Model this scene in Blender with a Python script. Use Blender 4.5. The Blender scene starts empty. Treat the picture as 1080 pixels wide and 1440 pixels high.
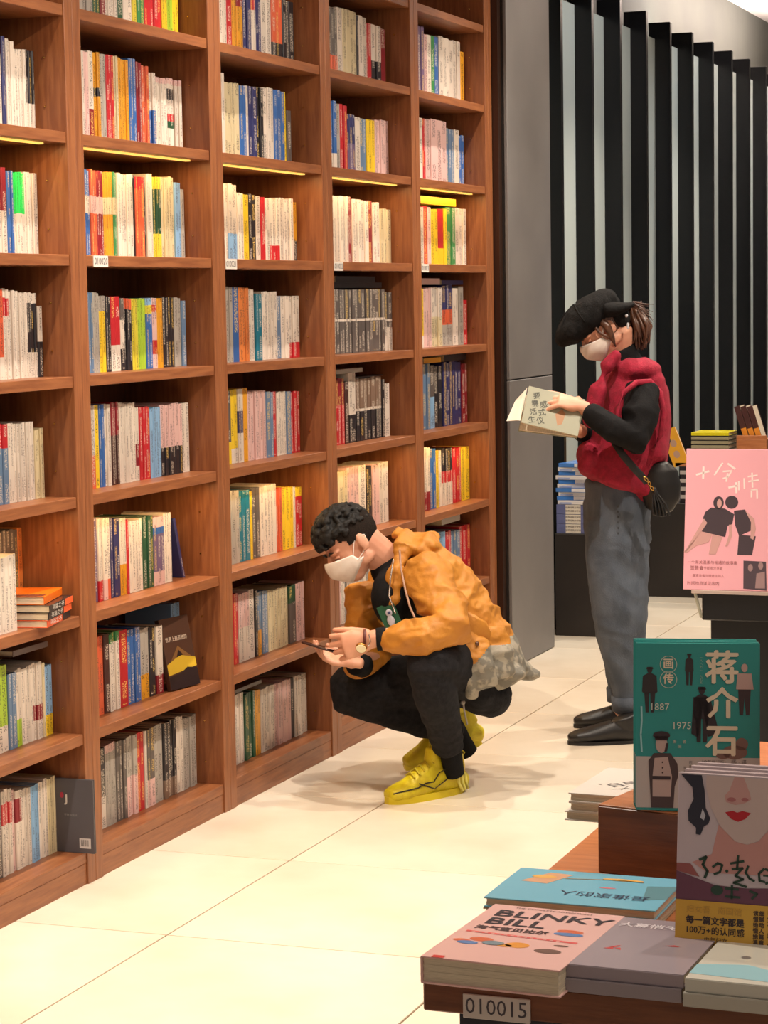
import bpy, math, random, re
from mathutils import Vector, Matrix, noise
random.seed(7)
SC = bpy.context.scene
COL = SC.collection
V = Vector
# ---------------------------------------------------------------- camera
FPX, PITCH, YAW, ROLL = 3227.96, 0.0926204, 0.3557227, -0.0161266
CAM = V((2.955857, 0.0, 1.6))
_F = V((-math.sin(YAW)*math.cos(PITCH), math.cos(YAW)*math.cos(PITCH), -math.sin(PITCH)))
_R = V((math.cos(YAW), math.sin(YAW), 0))
_U = _R.cross(_F)
_R2 = _R*math.cos(ROLL)+_U*math.sin(ROLL)
_U2 = -_R*math.sin(ROLL)+_U*math.cos(ROLL)
cd = bpy.data.cameras.new('camera')
cam = bpy.data.objects.new('camera', cd); COL.objects.link(cam)
cd.sensor_fit = 'HORIZONTAL'; cd.sensor_width = 36; cd.lens = FPX/1080*36
cd.clip_start = .05; cd.clip_end = 100
M = Matrix.Identity(4)
for i, v in enumerate((_R2, _U2, -_F)):
    for j in range(3): M[j][i] = v[j]
M.translation = CAM
cam.matrix_world = M
SC.camera = cam
# ---------------------------------------------------------------- view, world, lights
SC.view_settings.view_transform = 'Standard'
SC.view_settings.look = 'None'
SC.view_settings.gamma = 1
SC.view_settings.use_curve_mapping = False
SC.view_settings.exposure = 0.0
wd = bpy.data.worlds.new('world'); SC.world = wd; wd.use_nodes = True
wd.node_tree.nodes['Background'].inputs[0].default_value = (1.0, .88, .78, 1)
wd.node_tree.nodes['Background'].inputs[1].default_value = 0.29
def spot(name, loc, target, energy, size=75, rad=.06, color=(1, .875, .73), blend=.6):
    l = bpy.data.lights.new(name, 'SPOT'); l.energy = energy; l.spot_size = math.radians(size)
    l.spot_blend = blend; l.shadow_soft_size = rad; l.color = color
    o = bpy.data.objects.new(name, l); COL.objects.link(o); o.location = loc
    o.rotation_euler = (V(target)-V(loc)).to_track_quat('-Z', 'Y').to_euler(); return o
def area(name, loc, target, energy, sx, sy, color=(1, .885, .77)):
    l = bpy.data.lights.new(name, 'AREA'); l.shape = 'RECTANGLE'; l.size = sx; l.size_y = sy
    l.energy = energy; l.color = color
    o = bpy.data.objects.new(name, l); COL.objects.link(o); o.location = loc
    o.rotation_euler = (V(target)-V(loc)).to_track_quat('-Z', 'Y').to_euler(); return o
CEIL = 3.66
for y in (4.4, 6.7, 9.2):                      # track spots in the aisle ceiling aimed at the bookcase
    spot('track_spot', (2.4, y+.1, CEIL-.1), (.15, y+.1, .75), 270, 84, .03)
for y in (3.4, 4.9, 6.4, 8.8, 11.2, 13.4):                     # downlights
    spot('downlight', (.62, y, CEIL-.05), (.95, y+.1, 0), 245, 85, .022, (1, .885, .75))
spot('table_spot', (2.6, 4.2, CEIL-.1), (2.4, 3.0, .8), 95, 60, .05, (1, .88, .77))
area('aisle_fill', (3.6, 3.0, 3.4), (.3, 6.5, .8), 45, 2.5, 1.5)
for y in (11.5, 14.0, 16.5):
    spot('rear_fill_spot', (1.6, y-.6, CEIL-.1), (-.1, y, 1.8), 105, 90, .08, (.95, .97, 1))  # added fill spots, out of view, brighten the rear and its panels
area('cove_light', (-.3, 14.0, 3.2), (-.4, 14.0, 3.66), 22, .12, 7.0, (.9, 1, .93))
area('ceiling_fill', (.3, 15.5, 3.15), (.3, 15.5, 3.66), 150, .5, 3.0, (1, .9, .86))  # added uplight outside the frame, brightens the dark ceiling corner
# ---------------------------------------------------------------- materials
def lin(c):
    return tuple(((x/255)/12.92 if x/255 <= .04045 else ((x/255+.055)/1.055)**2.4) for x in c)
def new_mat(name, col=(.8, .8, .8), rough=.5, metal=0, spec=.5):
    m = bpy.data.materials.new(name); m.use_nodes = True
    b = m.node_tree.nodes['Principled BSDF']
    b.inputs['Base Color'].default_value = (*col, 1); b.inputs['Roughness'].default_value = rough
    b.inputs['Metallic'].default_value = metal; b.inputs['Specular IOR Level'].default_value = spec
    return m
def N(m, t, **k):
    n = m.node_tree.nodes.new(t)
    for a, b in k.items(): setattr(n, a, b)
    return n
def L(m, a, b): m.node_tree.links.new(a, b)
def mottled(name, c1, c2, scale=20, rough=.5, stretch=(1, 1, 1), bump=0., bscale=None, spec=.5, metal=0, lo=.35, hi=.65):
    """two-tone noise material in object space, optional fine relief"""
    m = new_mat(name, c1, rough, metal, spec); b = m.node_tree.nodes['Principled BSDF']
    tc = N(m, 'ShaderNodeTexCoord'); mp = N(m, 'ShaderNodeMapping'); mp.inputs['Scale'].default_value = stretch
    L(m, tc.outputs['Object'], mp.inputs['Vector'])
    nz = N(m, 'ShaderNodeTexNoise'); nz.inputs['Scale'].default_value = scale; nz.inputs['Detail'].default_value = 6
    L(m, mp.outputs[0], nz.inputs['Vector'])
    cr = N(m, 'ShaderNodeValToRGB'); cr.color_ramp.elements[0].position = lo; cr.color_ramp.elements[1].position = hi
    cr.color_ramp.elements[0].color = (*c1, 1); cr.color_ramp.elements[1].color = (*c2, 1)
    L(m, nz.outputs[0], cr.inputs[0]); L(m, cr.outputs[0], b.inputs['Base Color'])
    if bump:
        n2 = N(m, 'ShaderNodeTexNoise'); n2.inputs['Scale'].default_value = bscale or scale*3; n2.inputs['Detail'].default_value = 4
        L(m, mp.outputs[0], n2.inputs['Vector'])
        bp = N(m, 'ShaderNodeBump'); bp.inputs['Strength'].default_value = bump; bp.inputs['Distance'].default_value = .01
        L(m, n2.outputs[0], bp.inputs['Height']); L(m, bp.outputs[0], b.inputs['Normal'])
    return m
W1, W2 = lin((147, 91, 54)), lin((123, 71, 41))
wood_v = mottled('wood_vertical', W1, W2, 14, .38, (6, 6, .5), .06, 60)
wood_h = mottled('wood_horizontal', W1, W2, 14, .38, (6, .5, 6), .06, 60)
wood_back = mottled('wood_back', lin((128, 74, 42)), lin((108, 60, 34)), 12, .5, (4, 4, .5))
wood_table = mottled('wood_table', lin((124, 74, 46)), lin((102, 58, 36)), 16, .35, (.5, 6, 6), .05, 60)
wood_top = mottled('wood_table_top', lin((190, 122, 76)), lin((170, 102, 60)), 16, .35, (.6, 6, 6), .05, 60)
tile_m = mottled('floor_tile', lin((230, 219, 200)), lin((218, 203, 182)), 2.2, .22, (1, 1, 1), 0, None, .45)
grout_m = new_mat('grout', lin((150, 128, 104)), .8)
grey_panel = mottled('grey_panel', lin((112, 108, 106)), lin((104, 100, 99)), 3, .42)
grey_wall = mottled('grey_wall', lin((88, 87, 78)), lin((80, 79, 72)), 2, .7)
ceil_m = new_mat('ceiling_paint', lin((235, 222, 212)), .8)
black_gloss = new_mat('black_lacquer', (.005, .005, .006), .22, 0, .3)
black_matt = mottled('black_brown_laminate', lin((38, 30, 27)), lin((30, 24, 22)), 6, .5)
frost = new_mat('frosted_glass_panel', lin((178, 186, 181)), .14, 0, .5)
paper_m = mottled('page_edges', lin((222, 208, 184)), lin((200, 186, 160)), 60, .8, (1, 1, 30))
chrome = new_mat('chrome', (.7, .7, .7), .2, 1)
gold = new_mat('gold_metal', lin((210, 165, 90)), .25, 1)
_mc = {}
def flat(rgb, rough=.5, spec=.5):
    k = (tuple(rgb), rough, spec)
    if k not in _mc: _mc[k] = new_mat('paint_%02x%02x%02x' % tuple(int(c) for c in rgb), lin(rgb), rough, 0, spec)
    return _mc[k]
def emis(name, col, s):
    m = new_mat(name, col); b = m.node_tree.nodes['Principled BSDF']
    b.inputs['Emission Color'].default_value = (*col, 1); b.inputs['Emission Strength'].default_value = s; return m
# book jacket print: colours from the mesh, small vertical title marks from the spine's own UVs
def make_print():
    m = new_mat('book_print', (.8, .8, .8), .38); b = m.node_tree.nodes['Principled BSDF']
    a = N(m, 'ShaderNodeAttribute', attribute_name='Col'); k = N(m, 'ShaderNodeAttribute', attribute_name='Ink')
    uv = N(m, 'ShaderNodeUVMap', uv_map='UVMap'); sp = N(m, 'ShaderNodeSeparateXYZ'); L(m, uv.outputs[0], sp.inputs[0])
    def math_(op, x, y=None):
        n = N(m, 'ShaderNodeMath', operation=op)
        for i, s in enumerate((x, y)):
            if s is None: continue
            if isinstance(s, (int, float)): n.inputs[i].default_value = s
            else: L(m, s, n.inputs[i])
        return n.outputs[0]
    u, v = sp.outputs[0], sp.outputs[1]
    fr = math_('FRACT', u); fl = math_('FLOOR', u)
    mid = math_('LESS_THAN', math_('ABSOLUTE', math_('SUBTRACT', fr, .5)), .29)
    c1 = N(m, 'ShaderNodeCombineXYZ'); L(m, math_('MULTIPLY', fl, 3.71), c1.inputs[0]); L(m, math_('MULTIPLY', v, 9.), c1.inputs[1])
    n1 = N(m, 'ShaderNodeTexNoise'); n1.inputs['Scale'].default_value = 1.6; n1.inputs['Detail'].default_value = 0; L(m, c1.outputs[0], n1.inputs['Vector'])
    zone = math_('GREATER_THAN', n1.outputs[0], .44)
    c2 = N(m, 'ShaderNodeCombineXYZ'); L(m, math_('MULTIPLY', u, 6.), c2.inputs[0]); L(m, math_('MULTIPLY', v, 300.), c2.inputs[1])
    n2 = N(m, 'ShaderNodeTexNoise'); n2.inputs['Scale'].default_value = 1.; n2.inputs['Detail'].default_value = 2; L(m, c2.outputs[0], n2.inputs['Vector'])
    ch = math_('GREATER_THAN', n2.outputs[0], .53)
    msk = math_('MULTIPLY', math_('MULTIPLY', mid, zone), math_('MULTIPLY', ch, math_('GREATER_THAN', v, .005)))
    msk = math_('MULTIPLY', msk, .85)
    mx = N(m, 'ShaderNodeMix', data_type='RGBA'); L(m, msk, mx.inputs[0]); L(m, a.outputs['Color'], mx.inputs[6]); L(m, k.outputs['Color'], mx.inputs[7])
    L(m, mx.outputs[2], b.inputs['Base Color']); return m
print_m = make_print()
# ---------------------------------------------------------------- helpers
def link(name, mesh, mat=None, parent=None):
    o = bpy.data.objects.new(name, mesh); COL.objects.link(o)
    if mat is not None:
        for mm in (mat if isinstance(mat, (list, tuple)) else [mat]): mesh.materials.append(mm)
    if parent: o.parent = parent
    return o
def thing(name, label, cat, loc=(0, 0, 0), rotz=0, group=None, mw=None):
    o = bpy.data.objects.new(name, None); COL.objects.link(o); o.empty_display_size = .05
    if mw is not None: o.matrix_world = mw
    else: o.location = loc; o.rotation_euler = (0, 0, rotz)
    tag(o, label, cat, group); return o
def tag(o, label, cat, group=None):
    o['label'] = label; o['category'] = cat
    if group: o['group'] = group
    return o
class MB:
    """collects shapes for one mesh"""
    def __init__(s): s.v = []; s.f = []; s.mi = []; s.cur = 0
    def add(s, vs, fs):
        b = len(s.v); s.v += [tuple(p) for p in vs]; s.f += [tuple(i+b for i in f) for f in fs]; s.mi += [s.cur]*len(fs)
        return s
    def box(s, x0, x1, y0, y1, z0, z1, bev=0.):
        if bev <= 0:
            return s.add([(x0, y0, z0), (x1, y0, z0), (x1, y1, z0), (x0, y1, z0), (x0, y0, z1), (x1, y0, z1), (x1, y1, z1), (x0, y1, z1)],
                         [(3, 2, 1, 0), (4, 5, 6, 7), (0, 1, 5, 4), (1, 2, 6, 5), (2, 3, 7, 6), (3, 0, 4, 7)])
        b = bev; vs = []; cs = [(x, y, z) for z in (z0, z1) for y in (y0, y1) for x in (x0, x1)]
        c = ((x0+x1)/2, (y0+y1)/2, (z0+z1)/2); idx = {}
        for ci, p in enumerate(cs):
            sg = [1 if p[k] > c[k] else -1 for k in range(3)]
            for ax in range(3):
                idx[(tuple(sg), ax)] = len(vs)
                vs.append(tuple(p[k] if k == ax else p[k]-sg[k]*b for k in range(3)))
        fs = []
        def q(*k): fs.append(tuple(idx[x] for x in k))
        for ax in range(3):
            o1, o2 = (ax+1) % 3, (ax+2) % 3
            for sgn in (-1, 1):
                def S(a, bb): t = [0]*3; t[ax] = sgn; t[o1] = a; t[o2] = bb; return tuple(t)
                l = [S(-1, -1), S(1, -1), S(1, 1), S(-1, 1)]
                if sgn < 0: l.reverse()
                q(*[(t, ax) for t in l])
            for a in (-1, 1):
                for bb in (-1, 1):      # edge along ax
                    def T(e): t = [0]*3; t[ax] = e; t[o1] = a; t[o2] = bb; return tuple(t)
                    l = [(T(-1), o1), (T(1), o1), (T(1), o2), (T(-1), o2)]
                    if a*bb < 0: l.reverse()
                    q(*l)
        for sx in (-1, 1):
            for sy in (-1, 1):
                for sz in (-1, 1):
                    l = [((sx, sy, sz), 0), ((sx, sy, sz), 1), ((sx, sy, sz), 2)]
                    if sx*sy*sz < 0: l.reverse()
                    q(*l)
        return s.add(vs, fs)
    def ell(s, c, r, ax=None, n=16):
        c = V(c); ax = ax or (V((1, 0, 0)), V((0, 1, 0)), V((0, 0, 1)))
        if isinstance(r, (int, float)): r = (r, r, r)
        m = n//2; vs = []; fs = []
        for i in range(1, m):
            t = math.pi*i/m
            for j in range(n):
                p = 2*math.pi*j/n
                vs.append(c+ax[0]*(r[0]*math.sin(t)*math.cos(p))+ax[1]*(r[1]*math.sin(t)*math.sin(p))+ax[2]*(r[2]*math.cos(t)))
        top = len(vs); vs.append(c+ax[2]*r[2]); bot = len(vs); vs.append(c-ax[2]*r[2])
        for j in range(n):
            k = (j+1) % n
            fs.append((top, j, k)); fs.append((bot, (m-2)*n+k, (m-2)*n+j))
            for i in range(m-2): fs.append((i*n+j, (i+1)*n+j, (i+1)*n+k, i*n+k))
        return s.add(vs, fs)
    def loft(s, secs, side=None, n=18, cap=.5, closed_caps=True):
        """secs: (centre, half_along_side, half_other); tube with domed ends"""
        P = [V(c[0]) for c in secs]; k = len(P); rings = []
        ex = []
        for i in range(k):
            t = (P[min(i+1, k-1)]-P[max(i-1, 0)]).normalized()
            sd = V(side) if side else (V((0, 0, 1)) if abs(t.z) < .9 else V((1, 0, 0)))
            a = (sd-t*sd.dot(t)).normalized(); b = t.cross(a)
            ex.append((P[i], a, b, secs[i][1], secs[i][2], t))
        seq = []
        if closed_caps:
            p, a, b, ra, rb, t = ex[0]; r = min(ra, rb)*cap
            for q in (1., .8, .45): seq.append((p-t*r*q*1., a, b, ra*math.sqrt(max(0, 1-q*q))+1e-4, rb*math.sqrt(max(0, 1-q*q))+1e-4))
        seq += [e[:5] for e in ex]
        if closed_caps:
            p, a, b, ra, rb, t = ex[-1]; r = min(ra, rb)*cap
            for q in (.45, .8, 1.): seq.append((p+t*r*q, a, b, ra*math.sqrt(max(0, 1-q*q))+1e-4, rb*math.sqrt(max(0, 1-q*q))+1e-4))
        vs = []; fs = []
        for p, a, b, ra, rb in seq:
            for j in range(n):
                w = 2*math.pi*j/n; vs.append(p+a*(ra*math.cos(w))+b*(rb*math.sin(w)))
        for i in range(len(seq)-1):
            for j in range(n):
                jj = (j+1) % n; fs.append((i*n+j, i*n+jj, (i+1)*n+jj, (i+1)*n+j))
        if closed_caps:
            fs.append(tuple(range(n))[::-1]); fs.append(tuple((len(seq)-1)*n+j for j in range(n)))
        return s.add(vs, fs)
    def tube(s, pts, r, n=10, cap=1.):
        rs = r if isinstance(r, (list, tuple)) else [r]*len(pts)
        return s.loft([(p, q, q) for p, q in zip(pts, rs)], None, n, cap)
    def poly(s, pts, z=0., t=0.):
        """flat outline in local xy"""
        return s.add([(p[0], p[1], z) for p in pts], [tuple(range(len(pts)))])
    def disc(s, x, y, rx, ry, z=0., n=20, a=0.):
        ca, sa = math.cos(a), math.sin(a)
        return s.poly([(x+rx*math.cos(2*math.pi*i/n)*ca-ry*math.sin(2*math.pi*i/n)*sa, y+rx*math.cos(2*math.pi*i/n)*sa+ry*math.sin(2*math.pi*i/n)*ca) for i in range(n)], z)
    def stroke(s, pts, w, z=0.):
        for a, b in zip(pts[:-1], pts[1:]):
            a = V((a[0], a[1])); b = V((b[0], b[1])); d = (b-a)
            if d.length < 1e-6: continue
            d.normalize(); n = V((-d.y, d.x))*w/2; d = d*w*.3
            s.poly([a-d-n, b+d-n, b+d+n, a-d+n], z)
        return s
    def mesh(s, name, off=None):
        me = bpy.data.meshes.new(name); vs = s.v if off is None else [tuple(V(p)-off) for p in s.v]
        me.from_pydata(vs, [], s.f); me.update(); me.polygons.foreach_set('material_index', s.mi); return me
    def build(s, name, mat, parent=None, smooth=False, off=None):
        me = s.mesh(name, off)
        if smooth: me.shade_smooth()
        return link(name, me, mat, parent)
def blob(name, mb, mat, parent, voxel=.008, smooth=4, off=None, wr=None, paint=None, cut=None):
    """union of overlapping shapes -> one continuous surface"""
    me = mb.mesh(name+'_raw', off)
    o = bpy.data.objects.new(name, me); COL.objects.link(o)
    r = o.modifiers.new('r', 'REMESH'); r.mode = 'VOXEL'; r.voxel_size = voxel
    sm = o.modifiers.new('s', 'SMOOTH'); sm.factor = .5; sm.iterations = smooth
    dg = bpy.context.evaluated_depsgraph_get()
    m2 = bpy.data.meshes.new_from_object(o.evaluated_get(dg))
    bpy.data.objects.remove(o)
    offv = off or V((0, 0, 0))
    if wr:
        nv = [v.normal.copy() for v in m2.vertices]
        for i, v in enumerate(m2.vertices): v.co += nv[i]*wr(v.co+offv)
        m2.update()
    if cut:
        import bmesh
        b = bmesh.new(); b.from_mesh(m2)
        bmesh.ops.delete(b, geom=[v for v in b.verts if cut(v.co+offv)], context='VERTS'); b.to_mesh(m2); b.free()
    m2.name = name; m2.materials.clear()
    o = link(name, m2, mat, parent)
    if paint:
        for p in m2.polygons: p.material_index = paint(p.center+offv, p.normal)
    m2.shade_smooth(); return o
_fc = {}
def txt(parent, body, x, y, size, rgb, z=.0006, rot=0., bold=0., name='lettering', sx=1., align='CENTER', mat=None, shear=0.):
    c = bpy.data.curves.new('t', 'FONT'); c.body = body; c.size = size; c.align_x = align; c.align_y = 'CENTER'
    c.resolution_u = 2; c.shear = shear
    o = bpy.data.objects.new('t', c); COL.objects.link(o)
    dg = bpy.context.evaluated_depsgraph_get(); dg.update()
    me = bpy.data.meshes.new_from_object(o.evaluated_get(dg)); bpy.data.objects.remove(o); bpy.data.curves.remove(c)
    me.transform(Matrix.Translation((x, y, z)) @ Matrix.Rotation(rot, 4, 'Z') @ Matrix.Diagonal((sx, 1, 1, 1)))
    if bold:      # heavier strokes: the same outline laid down again, a hair's breadth apart
        vs = [v.co.copy() for v in me.vertices]; fs = [tuple(p.vertices) for p in me.polygons]; nv = []; nf = []
        for k, (dx, dy) in enumerate(((0, 0), (bold, 0), (-bold, 0), (0, bold), (0, -bold), (bold*.7, bold*.7), (-bold*.7, -bold*.7))):
            b = len(nv); nv += [(v.x+dx, v.y+dy, v.z+k*2e-6) for v in vs]; nf += [tuple(i+b for i in f) for f in fs]
        me = bpy.data.meshes.new(name); me.from_pydata(nv, [], nf); me.update()
    me.materials.clear(); me.name = name
    return link(name, me, mat or flat(rgb, .5), parent)
Rv = V((math.cos(YAW), math.sin(YAW), 0)); Fh = V((-math.sin(YAW), math.cos(YAW), 0)); UP = V((0, 0, 1))
def W3(r, f, u): return Rv*r+Fh*f+UP*u
def at(px, py, d):
    """world point seen at a photograph pixel, at horizontal distance d in front of the camera"""
    r = _F+_R2*((px-540)/FPX)-_U2*((py-720)/FPX)
    return CAM+r*(d/r.dot(Fh))
# ================================================================ THE SETTING
TS, TX, TY = .8083, .4345, 5.1533
def struct(o): o['kind'] = 'structure'; return o
fl = struct(MB().box(-1.4, 6.5, -2.5, 18.5, -.12, -.006).build('floor', grout_m))
tg = .0030
tm = MB().box(tg, TS-tg, tg, TS-tg, -.006, 0, .0012).mesh('tile'); tm.materials.append(tile_m)
for i in range(-1, 6):
    for j in range(-5, 14):
        o = bpy.data.objects.new('tile', tm); COL.objects.link(o); o.parent = fl
        o.location = (TX+i*TS, TY+j*TS, 0)
struct(MB().box(-.45, 6.5, -2.5, 18.5, CEIL, CEIL+.1).build('ceiling', ceil_m))
struct(MB().box(-.45, -.335, 0.5, 9.37, 0, CEIL).build('wall_left', grey_wall))
struct(MB().box(-.55, -.45, 9.37, 18.5, 0, CEIL).build('wall_left_rear', grey_wall))
struct(MB().box(-1.4, 6.5, 18.5, 18.6, 0, CEIL).build('wall_back', grey_wall))
# clad column beyond the bookcase
cl = thing('clad_column', 'grey stone-clad column between the bookcase and the black slat screen', 'column', (0, 9.36, 0))
MB().box(-.448, .04, .02, .655, .01, CEIL-.005).build('core', black_matt, cl)
zs = [0.0, 1.245, CEIL-.004]
for a, b in zip(zs[:-1], zs[1:]):
    MB().box(.04, .055, .015, .662, a+.003, b-.003, .002).build('panel', grey_panel, cl)
    MB().box(-.445, .053, .657, .667, a+.003, b-.003, .002).build('panel', grey_panel, cl)
MB().box(.0, .03, -.03, .012, .0, CEIL-.01).build('edge_trim', new_mat('bronze_trim', lin((70, 48, 38)), .3, .6), cl)
# slat screen
ss = thing('slat_screen', 'tall screen of glossy black fins with pale frosted panels between', 'screen', (0, 10.58, 0))
fm = MB().box(-.175, -.05, 0, .04, 0, 3.12, .0015).mesh('fin'); fm.materials.append(black_gloss)
pm = MB().box(-.143, -.137, .041, .559, .06, 3.03).mesh('frosted_panel'); pm.materials.append(frost)
for k in range(-1, 13):
    o = bpy.data.objects.new('fin', fm); COL.objects.link(o); o.parent = ss; o.location = (0, k*.56, 0)
    if k < 12:
        o = bpy.data.objects.new('frosted_panel', pm); COL.objects.link(o); o.parent = ss; o.location = (0, k*.56, 0)
MB().box(-.17, -.10, -.56, 6.76, .0, .06).build('bottom_rail', black_gloss, ss)
# ================================================================ BOOKCASE
B0, BW, ST = 4.7224, .9201, .0918
SZ = [2.3971, 2.0598, 1.7323, 1.4034, 1.0754, .7491, .4209, .0902]
bc = thing('bookcase', 'tall reddish wooden wall bookcase with rows of open compartments and warm light strips', 'bookcase', (0, B0-BW, 0))
oy = B0-BW
def part(mb, name, mat): return mb.build(name, mat, bc, off=V((0, oy, 0)))
SZU = [3.34, 3.05, 2.7244]+SZ
for k in range(-1, 6):
    y1 = B0+k*BW; y0 = y1-ST
    part(MB().box(-.31, .004, y0, y0+ST/2-.0008, 0, 3.42, .0012), 'upright', wood_v)
    part(MB().box(-.31, .004, y0+ST/2+.0008, y1, 0, 3.42, .0012), 'upright', wood_v)
LED = emis('light_strip_glow', (1.0, .66, .14), 1.0)
for k in range(-1, 5):
    y0 = B0+k*BW; y1 = y0+BW-ST
    part(MB().box(-.325, -.31, y0-.03, y1+.03, 0, 3.42), 'back_panel', wood_back)
    for j, z in enumerate(SZU):
        part(MB().box(-.309, 0, y0+.0005, y1-.0005, z-.03, z, .0012), 'shelf_board', wood_h)
        if j in (4, 7):
            s = part(MB().box(-.052, -.036, y0+.01, y1-.06, z-.0345, z-.030), 'light_strip', LED)
            if k >= 0 or True:
                a = area('strip_light', (-.044, (y0+y1)/2-.02, z-.037), (-.06, (y0+y1)/2-.02, 0), 1.45, .02, BW-ST-.08, (1, .62, .25))
                a.rotation_euler = (0, 0, 0)
    part(MB().box(-.30, -.001, y0+.0005, y1-.0005, 0.0, .0598, .001), 'kick_board', wood_h)
    pins = MB()
    for j, z in enumerate(SZU[2:]):
        for dz in (.07, .2):
            for x in (-.06, -.25): pins.ell((x, y1-.001, z+dz), .0032, n=6)
    p = part(pins, 'shelf_pins', gold); p['kind'] = 'stuff'
lab = flat((214, 206, 196), .5)
for k, txtv in ((0, '010019'), (1, '010020'), (2, '010021'), (3, '010022'), (4, '010023')):
    if k == 0: continue
    y0 = B0+k*BW+ (.045 if k == 1 else .008)
    h = part(MB().box(.0, .0025, y0, y0+.085, 1.7005, 1.7315), 'shelf_label', lab)
    t = txt(None, txtv, 0, 0, .026, (90, 84, 90), z=0)
    t.parent = bc; t.data.transform(Matrix.Translation((.0031, y0+.0425-oy, 1.7155)) @ Matrix.Rotation(math.pi/2, 4, 'Z') @ Matrix.Rotation(math.pi/2, 4, 'X'))
# ---------------------------------------------------------------- shelved books
PAL = dict(w=(214, 201, 187), W=(235, 228, 218), c=(206, 190, 152), g=(166, 158, 148), G=(92, 84, 80), k=(38, 34, 38), b=(52, 96, 160), B=(46, 48, 96),
           l=(132, 172, 208), s=(96, 122, 152), r=(184, 34, 42), m=(132, 28, 38), p=(214, 176, 170), o=(206, 92, 58), O=(206, 120, 60), y=(226, 190, 40), a=(212, 148, 34),
           n=(58, 128, 72), N=(34, 76, 52), L=(160, 190, 50), v=(108, 88, 120), t=(122, 98, 82), T=(66, 36, 32), q=(20, 110, 132), Y=(212, 196, 60), e=(40, 214, 90))
CN = dict(w='white', W='white', c='cream', g='light grey', G='grey', k='black', b='blue', B='navy', l='pale blue', s='steel blue', r='red', m='dark red', p='pale pink',
          o='orange', O='tan orange', y='yellow', a='mustard', n='green', N='dark green', L='lime green', v='mauve', t='brown', T='dark brown', q='teal', Y='yellow-green', e='bright green')
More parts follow.
